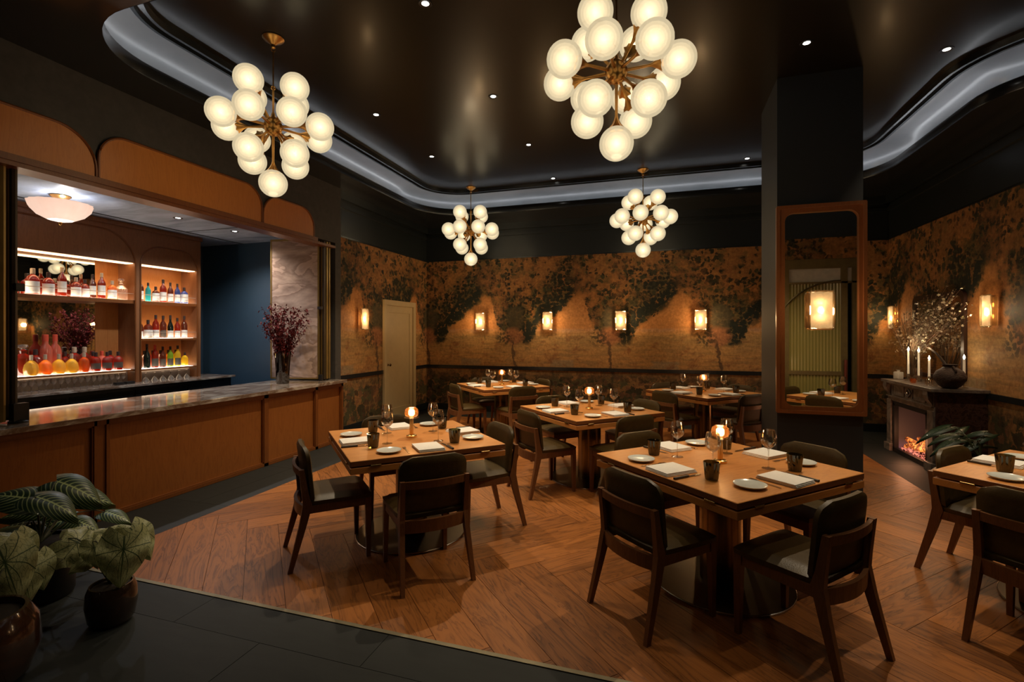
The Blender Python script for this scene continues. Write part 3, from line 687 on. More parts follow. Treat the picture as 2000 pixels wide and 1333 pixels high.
for x, lb in ((-3.606, 'lit glass wall sconce nearest the left corner of the back wall'), (-2.199, 'second lit sconce from the left corner on the back wall'),
              (-0.804, 'third lit sconce on the back wall, between the rear chandeliers in view'), (0.584, 'lit sconce on the back wall closest to the dark column')):
    sconce((x, BY - .004, SZ), PI, lb)
sconce((LX + .004, 6.99, SZ), -PI / 2, 'lit glass sconce on the left wall beside the white door')
sconce((RX - .004, 6.68, SZ + .01), PI / 2, 'lit glass sconce right of the mantel mirror')
sconce((RX - .004, 9.06, SZ + .01), PI / 2, 'lit glass sconce behind the dried branches left of the mantel mirror')
sconce((1.455, MY - .02, 1.825), PI, 'large lit glass sconce mounted on the column mirror', (1.12, 1, 1.08))
for x in (-3.606, -2.199, -0.804, 0.584): lamp('sconce_glow', 'POINT', (x, BY - .14, SZ), 11.0, (1.0, 0.62, 0.28), 0.05)
lamp('sconce_glow', 'POINT', (LX + .12, 6.99, SZ), 7.0, (1.0, 0.62, 0.28), 0.05)
lamp('sconce_glow', 'POINT', (RX - .12, 6.68, SZ), 8.0, (1.0, 0.66, 0.36), 0.05)
lamp('sconce_glow', 'POINT', (RX - .12, 9.06, SZ), 5.0, (1.0, 0.62, 0.28), 0.05)
lamp('sconce_glow', 'POINT', (1.455, MY - .14, 1.825), 4.0, (1.0, 0.66, 0.36), 0.05)

# ================================================================ TABLES
TS = 1.13; TZ = 0.76
def make_table():
    t = thing('dining_table', '', 'table')
    h = TS / 2
    _t = rbox(-h, h, -h, h, TZ - .036, TZ, 0.003, 1)
    for f in _t.faces: f.normal_update(); f.material_index = 0 if abs(f.normal.z) > .5 else 1  # side faces get the oak with shade painted in
    top = obj('tabletop', _t, [M['table_wood'], M['shaded_edge']], t)
    obj('lower_leaf', rbox(-h, h, -h, h, TZ - .089, TZ - .046, 0.003, 1), M['edge_wood'], t)
    obj('core', box(B(), -h + .05, h - .05, -h + .05, h - .05, TZ - .05, TZ - .034), M['black'], t)
    hm = mesh('hinge', rbox(-0.035, 0.035, -0.006, 0.003, TZ - .048, TZ - .035, 0.002, 1), M['brass_bright'])
    for k in range(4):
        for s_ in (-0.40, 0.40):
            a = k * PI / 2
            link('hinge', hm, t, (math.cos(a) * s_ - math.sin(a) * -h, math.sin(a) * s_ + math.cos(a) * -h, 0), (0, 0, a))
    obj('pedestal', lathe(B(), [(0.125, 0.012), (0.125, TZ - .10), (0.16, TZ - .098), (0.16, TZ - .089)], 40), M['brass_dark'], t, smooth=True)
    pl = obj('base_plate', lathe(B(), [(0.43, 0.0), (0.43, 0.010), (0.427, 0.013), (0.13, 0.0145)], 56), M['base_bronze'], t, smooth=True)
    obj('rim', lathe(B(), [(0.431, 0.0), (0.4335, 0.003), (0.4335, 0.010), (0.430, 0.0125)], 56, cap0=False, cap1=False), M['chrome'], pl, smooth=True)
    return t
TABLES = [('left foreground', (-1.96, 3.50), 'square wooden dining table nearest the bar, left foreground'),
          ('front', (0.335, 3.42), 'square wooden dining table front centre-right, in front of the column'),
          ('middle', (-0.81, 5.39), 'square wooden table in the middle of the room between front and rear tables'),
          ('rear left', (-2.55, 7.50), 'square wooden table at the rear left under the back wall sconces'),
          ('rear right', (0.51, 7.50), 'square wooden table at the rear right, partly hidden by the column'),
          ('right edge', (2.36, 3.63), 'square wooden table cut off by the right edge of the picture')]
tb = None
for nm, c_, lb in TABLES:
    if tb is None:
        tb = make_table(); tb.location = (c_[0], c_[1], 0); tb.rotation_euler = (0, 0, PI / 4); tb['label'] = lb; tb['group'] = 'square dining tables'
    else: dup(tb, None, (c_[0], c_[1], 0), PI / 4, lb, 'square dining tables')

# ================================================================ CHAIRS  (faces +Y, origin on the floor under the seat centre)
def pad(W, z0, z1, R, th, curve, y0, slope, nx=12, nz=14, Rb=0.02):
    bm = B(); F = []; Bk = []
    for j in range(nz + 1):
        z = z0 + (z1 - z0) * j / nz
        if z > z1 - R: hw = W - R + math.sqrt(max(0, R * R - (z - (z1 - R)) ** 2))
        elif z < z0 + Rb: hw = W - Rb + math.sqrt(max(0, Rb * Rb - (z0 + Rb - z) ** 2))
        else: hw = W
        fr, bk = [], []
        for i in range(nx + 1):
            a = -1 + 2 * i / nx; x = a * hw
            ez = min(1.0, min(z - z0, z1 - z) / 0.025); ex = min(1.0, (1 - abs(a)) * hw / 0.025)
            tk = th * (0.45 + 0.55 * math.sqrt(max(0, 1 - (1 - ez) ** 2)) * math.sqrt(max(0, 1 - (1 - ex) ** 2)))
            yc = y0 - slope * (z - z0) + curve * (x / W) ** 2
            fr.append(bm.verts.new((x, yc + tk / 2, z))); bk.append(bm.verts.new((x, yc - tk / 2, z)))
        F.append(fr); Bk.append(bk)
    for j in range(nz):
        for i in range(nx):
            bm.faces.new((F[j][i], F[j][i + 1], F[j + 1][i + 1], F[j + 1][i]))
            bm.faces.new((Bk[j][i + 1], Bk[j][i], Bk[j + 1][i], Bk[j + 1][i + 1]))
        for i, sgn in ((0, 0), (nx, 0)):
            bm.faces.new((F[j][i], F[j + 1][i], Bk[j + 1][i], Bk[j][i]))
    for j in (0, nz):
        for i in range(nx): bm.faces.new((F[j][i], F[j][i + 1], Bk[j][i + 1], Bk[j][i]))
    return bm
def make_chair():
    t = thing('dining_chair', '', 'chair')
    # seat cushion, slightly domed, wider at the front
    bm = B(); nx, ny = 10, 10; T, U = [], []
    for j in range(ny + 1):
        v = -1 + 2 * j / ny; rt, ru = [], []
        for i in range(nx + 1):
            u = -1 + 2 * i / nx
            hw = 0.235 + 0.012 * v
            # rounded corners
            cx = u * hw * (1 - 0.05 * v ** 6 * 1.0) ; y = 0.005 + v * 0.225 * (1 - 0.05 * u ** 6)
            e = max(abs(u), abs(v)); drop = 0.022 * max(0, (e - 0.75) / 0.25) ** 2
            z = 0.475 - drop + 0.004 * (1 - u * u) * (1 - v * v)
            rt.append(bm.verts.new((cx, y, z))); ru.append(bm.verts.new((cx * 0.98, y * 0.985, 0.425)))
        T.append(rt); U.append(ru)
    for j in range(ny):
        for i in range(nx):
            bm.faces.new((T[j][i], T[j][i + 1], T[j + 1][i + 1], T[j + 1][i])); bm.faces.new((U[j][i + 1], U[j][i], U[j + 1][i], U[j + 1][i + 1]))
        for i in (0, nx): bm.faces.new((T[j][i], T[j + 1][i], U[j + 1][i], U[j][i]))
    for j in (0, ny):
        for i in range(nx): bm.faces.new((T[j][i], T[j][i + 1], U[j][i + 1], U[j][i]))
    obj('seat', bm, M['leather'], t, smooth=True)
    obj('backrest', pad(0.227, 0.445, 0.815, 0.085, 0.050, 0.022, -0.192, 0.10), M['leather'], t, smooth=True)
    # front legs (tapered)
    for s_ in (-1, 1):
        bm = beam(B(), [hsec((s_ * 0.218, 0.20, 0.0), 0.013, 0.014), hsec((s_ * 0.215, 0.198, 0.30), 0.017, 0.020), hsec((s_ * 0.213, 0.196, 0.425), 0.018, 0.022)])
        obj('leg', bm, M['walnut'], t)
    # rear legs run up into the back posts
    for s_ in (-1, 1):
        bm = beam(B(), [hsec((s_ * 0.232, -0.315, 0.0), 0.012, 0.015), hsec((s_ * 0.218, -0.235, 0.30), 0.016, 0.024), hsec((s_ * 0.212, -0.205, 0.43), 0.017, 0.030),
                        hsec((s_ * 0.212, -0.218, 0.50), 0.016, 0.022), hsec((s_ * 0.213, -0.243, 0.675), 0.015, 0.016)])
        obj('leg', bm, M['walnut'], t)
    bm = B()                                                                     # aprons
    box(bm, -0.20, 0.20, 0.190, 0.212, 0.365, 0.425)
    for s_ in (-1, 1):
        box(bm, s_ * 0.215 - .011, s_ * 0.215 + .011, -0.20, 0.20, 0.372, 0.425)
    obj('seat_frame', bm, M['walnut'], t)
    def crail(z0, z1, yb, bow, th, W=0.205):
        bm = B(); secs = []
        for i in range(9):
            a = -1 + 2 * i / 8; x = a * W; y = yb - bow * (1 - a * a)
            secs.append([Vector((x, y - th, z0)), Vector((x, y + th, z0)), Vector((x, y + th - .004, z1)), Vector((x, y - th - .004, z1))])
        return beam(bm, secs)
    obj('top_rail', crail(0.625, 0.672, -0.240, 0.028, 0.010), M['walnut'], t)
    obj('lower_rail', crail(0.345, 0.425, -0.218, 0.040, 0.011), M['walnut'], t)
    return t
Q = math.sqrt(.5)
SIDES = {'near left': (-Q, -Q), 'near right': (Q, -Q), 'far left': (-Q, Q), 'far right': (Q, Q)}
# offsets out from the table centre and along the side (towards the sitter's right), small turn
CH = {('left foreground', 'near left'): (0.60, 0.07, 0.02), ('left foreground', 'near right'): (0.63, -0.09, 0.0), ('left foreground', 'far right'): (0.55, -0.09, 0.03), ('left foreground', 'far left'): (0.60, 0.02, 0.0),
      ('front', 'near left'): (0.59, 0.05, 0.03), ('front', 'near right'): (0.62, -0.16, 0.06), ('front', 'far left'): (0.56, 0.0, 0.0), ('front', 'far right'): (0.57, -0.13, 0.0),
      ('middle', 'near left'): (0.62, 0.09, 0.0), ('middle', 'near right'): (0.60, -0.05, 0.0), ('middle', 'far left'): (0.58, 0.0, 0.0), ('middle', 'far right'): (0.58, -0.05, 0.0),
      ('rear left', 'near left'): (0.62, 0.05, 0.0), ('rear left', 'near right'): (0.60, -0.05, 0.0), ('rear left', 'far left'): (0.58, 0.0, 0.0), ('rear left', 'far right'): (0.58, 0.0, 0.0),
      ('rear right', 'near left'): (0.60, 0.05, 0.0), ('rear right', 'near right'): (0.60, -0.05, 0.0), ('rear right', 'far left'): (0.58, 0.0, 0.0), ('rear right', 'far right'): (0.58, 0.0, 0.0),
      ('right edge', 'near left'): (0.66, -0.03, 0.0), ('right edge', 'far left'): (0.46, 0.02, 0.0)}
chair = None
for nm, c_, lb in TABLES:
    for sd, (ox, oy) in SIDES.items():
        if (nm, sd) not in CH: continue
        o_, lat, tw = CH[(nm, sd)]
        rx_, ry_ = -oy * -1, -ox                       # sitter's right hand when facing the table
        rx_, ry_ = (-oy) * 1.0, ox * 1.0
        # facing direction is -o; right of facing = (f.y, -f.x) with f=(-ox,-oy)
        fx, fy = -ox, -oy; rx_, ry_ = fy, -fx
        x = c_[0] + ox * o_ + rx_ * lat; y = c_[1] + oy * o_ + ry_ * lat
        rz = math.atan2(fy, fx) - PI / 2 + tw
        label = 'olive leather and walnut chair at the %s side of the %s table' % (sd, nm)
        if chair is None:
            chair = make_chair(); chair.location = (x, y, 0); chair.rotation_euler = (0, 0, rz); chair['label'] = label; chair['group'] = 'leather dining chairs'
        else: dup(chair, None, (x, y, 0), rz, label, 'leather dining chairs')

# ================================================================ TABLE SETTINGS
WG = glassy('wine_glass', (0.96, 0.95, 0.93, 1), refl=0.09)
SMOKE = glassy('smoked_green_glass', (0.36, 0.34, 0.20, 1), refl=0.05, body=(0.05, 0.045, 0.02, 1), bodyw=0.15, trl=0.5)
AMB = glassy('amber_glass', (1.0, 0.62, 0.28, 1), refl=0.10, body=(1.0, 0.38, 0.10, 1), bodyw=0.14, trl=0.8)
CLEAR = glassy('clear_glass', (0.95, 0.93, 0.9, 1), refl=0.08)
def first(root, st={}): return root
def make_wine():
    t = thing('wine_glass', '', 'wine glass')
    obj('bowl', lathe(B(), [(0.005, 0.120), (0.022, 0.132), (0.040, 0.150), (0.046, 0.172), (0.043, 0.205), (0.036, 0.240), (0.0345, 0.240), (0.0415, 0.205), (0.0445, 0.172), (0.038, 0.152), (0.020, 0.135), (0.002, 0.128)], 24), WG, t, smooth=True)
    obj('stem', lathe(B(), [(0.0065, 0.006), (0.0035, 0.02), (0.0032, 0.10), (0.005, 0.120)], 10), WG, t, smooth=True)
    obj('foot', lathe(B(), [(0.039, 0.0), (0.039, 0.0015), (0.020, 0.004), (0.0065, 0.008)], 24), WG, t, smooth=True)
    return t
def make_tumbler():
    t = thing('tumbler', '', 'drinking glass')
    obj('cup', lathe(B(), [(0.033, 0.0), (0.036, 0.01), (0.045, 0.102), (0.0425, 0.102), (0.034, 0.012), (0.001, 0.010)], 36, rib=0.03, ribn=18), SMOKE, t, smooth=True)
    return t
def make_napkin():
    t = thing('napkin', '', 'napkin')
    bm = B()
    for k, (a, z) in enumerate(((0.118, 0.0), (0.116, 0.007), (0.113, 0.014))):
        b2 = rbox(-0.095 - .002 * k, 0.095 - .003 * k, -a, a - .002 * k, z, z + .0065, 0.003, 2)
        me_ = bpy.data.meshes.new('tmp'); b2.to_mesh(me_); bm.from_mesh(me_); b2.free(); bpy.data.meshes.remove(me_)
    obj('folded_cloth', bm, M['linen'], t, smooth=True)
    return t
def make_plate():
    t = thing('side_plate', '', 'plate')
    obj('dish', lathe(B(), [(0.045, 0.0), (0.048, 0.004), (0.078, 0.010), (0.086, 0.016), (0.086, 0.0185), (0.078, 0.0145), (0.055, 0.009), (0.001, 0.008)], 36), M['china'], t, smooth=True)
    return t
def make_knife():
    t = thing('knife', '', 'knife')
    bm = prism(B(), [(-0.007, 0.0), (0.006, 0.0), (0.009, 0.05), (0.007, 0.09), (-0.006, 0.115)], lambda u, v: Vector((u, v, 0.003)), lambda u, v: Vector((u, v, 0.0045)))
    obj('blade', bm, M['steel'], t)
    obj('handle', rbox(-0.009, 0.008, -0.115, 0.002, 0.0, 0.013, 0.004, 2), M['knife_h'], t, smooth=True)
    return t
def make_fork():
    t = thing('fork', '', 'fork')
    bm = beam(B(), [hsec((0, -0.10, 0.0), 0.006, 0.0), hsec((0, -0.10, 0.003), 0.006, 0.0)]) if False else B()
    prism(bm, [(-0.006, -0.10), (0.006, -0.10), (0.003, 0.03), (0.010, 0.048), (0.011, 0.06), (-0.011, 0.06), (-0.010, 0.048), (-0.003, 0.03)], lambda u, v: Vector((u, v, 0.001)), lambda u, v: Vector((u, v, 0.0035)))
    obj('shaft', bm, M['steel'], t)
    bm = B()
    for k in range(4): box(bm, -0.011 + k * .0064, -0.0085 + k * .0064, 0.058, 0.098, 0.002, 0.004)
    obj('tines', bm, M['steel'], t)
    return t
def make_lamp():
    t = thing('table_lamp', '', 'table lamp')
    obj('base', lathe(B(), [(0.042, 0.0), (0.042, 0.012), (0.036, 0.018), (0.014, 0.020)], 28), M['brass_bright'], t, smooth=True)
    obj('stem', lathe(B(), [(0.016, 0.018), (0.016, 0.150), (0.022, 0.156)], 20), M['brass_bright'], t, smooth=True)
    obj('disc', lathe(B(), [(0.058, 0.155), (0.060, 0.157), (0.060, 0.160), (0.058, 0.162)], 32), CLEAR, t, smooth=True)
    sh = obj('amber_shade', lathe(B(), [(0.030, 0.163), (0.050, 0.172), (0.056, 0.195), (0.050, 0.225), (0.034, 0.238), (0.022, 0.240)], 28, cap0=False, cap1=False), AMB, t, smooth=True)
    obj('glowing_core', lathe(B(), [(0.016, 0.172), (0.025, 0.184), (0.025, 0.212), (0.016, 0.224)], 16), LCORE, t, smooth=True)
    return t
LCORE = emis('lamp_core', (1.0, 0.74, 0.42), 14.0)
protos = {}
def place(kind, maker, loc, rz, label, group):
    if kind not in protos:
        r_ = maker(); r_.location = loc; r_.rotation_euler = (0, 0, rz); r_['label'] = label; r_['group'] = group; protos[kind] = r_; return r_
    return dup(protos[kind], None, loc, rz, label, group)
random.seed(11)
ztop = TZ + 0.0004
for nm, c_, lb in TABLES:
    T_ = '%s table' % nm
    far = nm.startswith('rear')
    if nm != 'right edge':
        place('lamp', make_lamp, (c_[0] + .0, c_[1] + .0, ztop), random.random(), 'small lit brass lamp with amber glass shade at the centre of the %s' % T_, 'cordless table lamps')
        lamp('table_lamp_glow', 'POINT', (c_[0], c_[1], TZ + .265), 1.0, (1.0, 0.62, 0.30), 0.03)
    for sd, (ox, oy) in SIDES.items():
        if nm == 'right edge' and sd in ('near right', 'far right'): continue
        fx, fy = -ox, -oy; rx_, ry_ = fy, -fx; rz = math.atan2(fy, fx) - PI / 2
        def P(o_, r_): return (c_[0] + ox * o_ + rx_ * r_ + random.uniform(-.008, .008), c_[1] + oy * o_ + ry_ * r_ + random.uniform(-.008, .008), ztop)
        j = lambda: random.uniform(-.06, .06)
        place('napkin', make_napkin, P(0.435, 0.0), rz + PI / 2 * 0 + j(), 'folded white napkin at the %s place of the %s' % (sd, T_), 'folded white napkins')
        place('plate', make_plate, P(0.425, -0.275), j(), 'small round side plate at the %s place of the %s' % (sd, T_), 'round side plates')
        place('fork', make_fork, P(0.42, -0.15), rz + j(), 'fork left of the napkin at the %s place of the %s' % (sd, T_), 'forks beside the napkins')
        place('knife', make_knife, P(0.44, 0.145), rz + j(), 'dark-handled knife at the %s place of the %s' % (sd, T_), 'dark-handled knives')
        place('wine', make_wine, P(0.235, 0.145), 0, 'clear stemmed wine glass at the %s place of the %s' % (sd, T_), 'stemmed wine glasses')
        place('tumbler', make_tumbler, P(0.35, 0.235), j(), 'ribbed smoked tumbler at the %s place of the %s' % (sd, T_), 'ribbed smoked tumblers')
# ================================================================ THE BAR
bar = thing('bar_counter', 'long bar with wood panelled front and veined marble top', 'bar', (-5.0, 3.6, 0))
b0 = Vector((-5.0, 3.6, 0))
def bb(bm, x0, x1, y0, y1, z0, z1): return box(bm, x0 + 5.0, x1 + 5.0, y0 - 3.6, y1 - 3.6, z0, z1)
tp = rbox(-5.52 + 5.0, -4.545 + 5.0, 0.9 - 3.6, 6.19 - 3.6, 0.862, 0.905, 0.004, 2)
obj('marble_top', tp, M['bar_marble'], bar)
bm = bb(B(), -4.66, -4.64, 0.9, 6.15, 0.0, 0.862)
obj('front_board', bm, M['bar_frame'], bar)
FX = -4.585
pan = [(0.95, 2.84), (2.955, 4.655), (4.72, 5.55), (5.60, 6.11)]
fr = B()
bb(fr, -4.64, FX, 0.9, 6.15, 0.815, 0.862); bb(fr, -4.64, FX, 0.9, 6.15, 0.0, 0.035)
ys = [0.9] + [v for p in pan for v in p] + [6.15]
for a, b in zip(ys[0::2], ys[1::2]):
    if b - a > 0.09: bb(fr, -4.64, FX, a, a + 0.022, 0, .862); bb(fr, -4.64, FX - .012, a + .022, b - .022, 0.03, .82); bb(fr, -4.64, FX, b - .022, b, 0, .862)
    else: bb(fr, -4.64, FX, a, b, 0, .862)
obj('frame', fr, M['bar_frame'], bar)
for a, b in pan:
    o = obj('panel', rbox(-4.64 + 5, -4.618 + 5, a - 3.6, b - 3.6, 0.035, 0.815, 0.002, 1), M['bar_wood'], bar)
    bm = B()
    for y0, y1, z0, z1 in ((a, b, .803, .815), (a, b, .035, .047), (a, a + .012, .035, .815), (b - .012, b, .035, .815)): bb(bm, -4.63, FX - .01, y0, y1, z0, z1)
    obj('panel_bead', bm, M['bar_frame'], o)
obj('back_board', bb(bb(B(), -5.42, -5.40, 0.9, 6.15, 0, .862), -5.40, -4.66, 6.13, 6.15, 0, .862), M['black'], bar)

# back counter below the shelves
bc = thing('back_counter', 'dark back counter with a pale marble ledge under the bottle shelves', 'counter', (-6.95, 4.0, 0))
obj('marble_top', rbox(-0.43, 0.42, -1.7, 2.05, 0.905, 0.935, 0.003, 1), M['bar_marble'], bc)
obj('cabinet', box(B(), -0.43, 0.38, -1.7, 2.0, 0.0, 0.905), M['black'], bc)
bm = B()
for k in range(5): box(bm, 0.381, 0.388, -1.65 + k * .73, -1.65 + k * .73 + .70, 0.08, 0.86)
obj('fridge_doors', bm, plain('dark_door_glass', (0.008, 0.009, 0.010), 0.25, 0, 0.1), bc)

# shelving unit
UX, UB = -6.80, -7.12
un = thing('bar_shelf_unit', 'backlit wooden bottle shelving with arched beading behind the bar', 'shelving', (-7.1, 4.0, 0.935))
def uu(bm, x0, x1, y0, y1, z0, z1): return box(bm, x0 + 7.1, x1 + 7.1, y0 - 4.0, y1 - 4.0, z0 - .935, z1 - .935)
HB = 2.54
bm = B()
uu(bm, -7.44, UX, 2.3, 2.42, .935, 3.02); uu(bm, -7.44, UX, 4.70, 4.775, .935, 3.02); uu(bm, -7.44, UX, 5.60, 5.665, .935, 3.02)
uu(bm, -7.44, UX, 2.42, 4.70, HB, 3.02); uu(bm, -7.44, UX, 4.775, 5.60, HB, 3.02)
uu(bm, -7.44, UX + .02, 2.3, 5.68, 3.0, 3.055)
obj('carcass', bm, M['unit_wood'], un)
wl_ = wood('lit_tone_panel_wood', (0.40, 0.14, 0.032), (0.56, 0.22, 0.06), 0.42, 'Z', 1.5, 0.05)  # brighter, more orange shelf wood with the shelf light put into its colour
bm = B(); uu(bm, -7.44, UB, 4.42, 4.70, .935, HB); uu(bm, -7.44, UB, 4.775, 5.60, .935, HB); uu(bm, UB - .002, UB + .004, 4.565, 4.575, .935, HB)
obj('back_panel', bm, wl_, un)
bm = B(); uu(bm, UB - .02, UB - .005, 2.42, 4.42, .935, HB)
obj('mirror_back', bm, mirror_glass, un)
bm = B(); uu(bm, UX - .012, UX - .006, 2.42, 4.70, HB - .035, HB + 0.002); 
for nm_, y0, y1 in (('a', 2.42, 4.70), ('b', 4.775, 5.60)):
    ul = B(); uu(ul, UX - .15, UX - .025, y0 + .01, y1 - .01, HB - .010, HB - .002)
    obj('header_glow', ul, emis('shelf_header_glow', (1.0, 0.64, 0.34), 4.5), un)  # wide glow panel: header LED plus the lit underside put in as emission
GLOW = emis('shelf_glow_panel', (1.0, 0.78, 0.55), 9.0); GLOW2 = emis('bottom_glow_panel', (1.0, 0.84, 0.66), 7.0)
def shelf(y0, y1, z, thick=.045, glow=GLOW):
    bm = B(); uu(bm, UB, UX - .01, y0, y1, z - thick, z)
    s_ = obj('shelf', bm, M['bar_frame'], un)
    bm = B(); uu(bm, UB + .03, UX - .05, y0 + .02, y1 - .02, z - .002, z + .0015); obj('glow_strip', bm, glow, s_)
shelf(2.42, 4.70, 2.04); shelf(4.775, 5.60, 2.04, .035); shelf(4.775, 5.60, 1.525, .03)
bm = B()
for y0, y1, zs in ((2.42, 4.70, (2.04,)), (4.775, 5.60, (2.04, 1.525))):
    for z in zs: uu(bm, UX - .025, UX - .020, y0, y1, z + .085, z + .092)
obj('guard_rail', bm, plain('pale_rail', (0.8, .6, .45), 0.3, 0.6), un)
shelf(2.42, 4.70, 1.112, .022, GLOW2); shelf(4.775, 5.60, 1.105, .022, GLOW2)
bm = B(); uu(bm, UX - .145, UX - .14, 2.42, 4.70, .936, 1.09); uu(bm, UX - .145, UX - .14, 4.775, 5.60, .936, 1.083); obj('backsplash', bm, marble('splash_stone', (.42, .36, .32), (.2, .16, .14), .4, .3, 3.0), un)
bm = B(); uu(bm, UX - .135, UX - .125, 2.45, 4.68, 1.082, 1.089); uu(bm, UX - .135, UX - .125, 4.8, 5.58, 1.076, 1.082); obj('added_shelf_led', bm, emis('added_shelf_led', (1, .75, .5), 6.0), un)  # LED strip added to brighten the stemware ledge
# arched beads
def bead_arch(y0, y1, z0, z1, r):
    o = [(y0, z0)] + arc(y0 + r, z1 - r, r, 180, 90, 8) + arc(y1 - r, z1 - r, r, 90, 0, 8) + [(y1, z0)]
    obj('arched_bead', tube(B(), [Vector((UX + .006 + 7.1, y - 4.0, z - .935)) for y, z in o], 0.010, 5), M['bar_frame'], un)
bead_arch(2.43, 4.70, .94, 2.93, 0.42); bead_arch(4.77, 5.61, .94, 2.81, 0.28)

# ---- bottles
def liquid(name, col, w_=0.6, tr=0.55): return glassy(name, tuple(min(1, c * 1.1) for c in col) + (1,), refl=0.07, body=tuple(col) + (1,), bodyw=w_, trl=tr, rough=0.05)
LQ = {'amber': liquid('amber_spirit', (0.75, 0.20, 0.03)), 'red': liquid('red_spirit', (0.48, 0.055, 0.018)), 'orange': liquid('orange_spirit', (0.95, 0.38, 0.08)), 'brown': liquid('brown_spirit', (0.28, 0.07, 0.03)),
      'teal': liquid('teal_glass', (0.08, 0.60, 0.62), 0.8), 'clear': liquid('clear_decanter', (0.85, 0.75, 0.65), 0.25), 'green': liquid('green_spirit', (0.42, 0.66, 0.05), 0.75),
      'yellow': liquid('yellow_spirit', (0.95, 0.72, 0.06), 0.75), 'black': liquid('black_green_glass', (0.015, 0.03, 0.02), 0.85), 'blue': liquid('blue_glass', (0.12, 0.20, 0.55), 0.6), 'coral': liquid('coral_glass', (0.95, 0.22, 0.12), 0.9, 0.4),
      'gold': liquid('golden_spirit', (0.85, 0.60, 0.12))}
LBL = plain('bottle_label', (0.82, 0.80, 0.74), 0.6, 0, 0.05); LBLD = plain('dark_bottle_label', (0.10, 0.08, 0.06), 0.6); CAPD = plain('bottle_cap', (0.05, 0.03, 0.025), 0.4); CAPL = plain('cork_stopper', (0.55, 0.42, 0.28), 0.6); CAPR = plain('red_wax_cap', (0.75, 0.10, 0.05), 0.4)
PROF = {
 'tall': [(0.036, 0), (0.038, 0.01), (0.038, 0.17), (0.030, 0.20), (0.014, 0.225), (0.013, 0.28)],
 'round': [(0.045, 0), (0.050, 0.01), (0.050, 0.125), (0.040, 0.155), (0.016, 0.175), (0.015, 0.215)],
 'squat': [(0.045, 0), (0.056, 0.02), (0.058, 0.06), (0.050, 0.105), (0.028, 0.135), (0.013, 0.145), (0.012, 0.185)],
 'decanter': [(0.050, 0), (0.052, 0.01), (0.050, 0.11), (0.036, 0.125), (0.018, 0.14), (0.022, 0.158), (0.016, 0.165)],
 'wine': [(0.036, 0), (0.038, 0.01), (0.038, 0.16), (0.026, 0.20), (0.014, 0.235), (0.013, 0.31)]}
random.seed(5)
bcache = {}
def bottle(shape, liq, cap, lab, y, z, x, label, group, s=1.0, labh=(0.03, 0.11), lm=None):
    t = thing('bottle', label, 'bottle', (x, y, z), random.uniform(-.3, .3), group)
    k = (shape, liq, s)
    if k not in bcache:
        bcache[k] = mesh('glass_body', lathe(B(), [(a * s, b * s) for a, b in PROF[shape]], 20), LQ[liq], True)
    link('glass_body', bcache[k], t)
    r_, top = PROF[shape][-1]; top *= s; r_ *= s
    if shape == 'decanter': ck = ('stopper', s); pr = [(0.010 * s, top), (0.012 * s, top + .012), (0.028 * s, top + .03), (0.024 * s, top + .055), (0.006, top + .06)]
    else: ck = ('cap', shape, s, cap.name); pr = [(r_ * 1.15, top - .035 * s), (r_ * 1.15, top + .012 * s), (r_ * .9, top + .015 * s)]
    if ck not in bcache: bcache[ck] = mesh('stopper', lathe(B(), pr, 14), LQ['clear'] if shape == 'decanter' else cap, True)
    link('stopper', bcache[ck], t)
    if lab:
        kk = ('lab', shape, s, labh, (lm or lab).name)
        if kk not in bcache:
            rr = PROF[shape][1][0] * s * 1.03; z0, z1 = labh[0] * s, labh[1] * s; bm = B(); pv = None
            for i in range(9):
                a = math.radians(-62 + 124 * i / 8); c0, c1 = bm.verts.new((rr * math.cos(a), rr * math.sin(a), z0)), bm.verts.new((rr * math.cos(a), rr * math.sin(a), z1))
                if pv: bm.faces.new((pv[0], c0, c1, pv[1]))
                pv = (c0, c1)
            bcache[kk] = mesh('paper_label', bm, lab, True)
        o = link('paper_label', bcache[kk], t); o.rotation_euler = (0, 0, -t.rotation_euler[2] - 0.5)
    return t
ORD = ['first', 'second', 'third', 'fourth', 'fifth', 'sixth', 'seventh', 'eighth', 'ninth', 'tenth', 'eleventh', 'twelfth']
CNT = ORD + ['thirteenth', 'fourteenth', 'fifteenth', 'sixteenth', 'seventeenth']
g1 = 'bottles on the upper mirror-backed shelf'
top = [(3.66, 'round', 'red', CAPL, 1.05, 'red-brown'), (3.81, 'round', 'red', CAPD, .95, 'red-brown short'), (3.945, 'tall', 'red', CAPL, .95, 'tall red-brown'), (4.09, 'round', 'red', CAPL, .85, 'low red'),
       (4.205, 'round', 'red', CAPD, .80, 'deep red'), (4.27, 'tall', 'brown', CAPD, .82, 'slim brown'), (4.375, 'tall', 'red', CAPL, .90, 'clear-necked red'), (4.50, 'round', 'orange', CAPL, .85, 'orange'), (4.61, 'decanter', 'clear', CAPL, 1.1, 'cut clear decanter')]
for i, (y, sh, lq, cp, s_, ds) in enumerate(top):
    bottle(sh, lq, cp, LBL if sh != 'decanter' else None, y, 2.0425, -6.93 - (.03 if i in (4,) else 0), '%s bottle, %s from the left on the upper mirrored bar shelf' % (ds, ORD[i]), g1, s_ * 1.25, (0.012, 0.115) if sh == 'round' else (0.04, 0.15))
g2 = 'bottles on the glowing lower bar shelf'
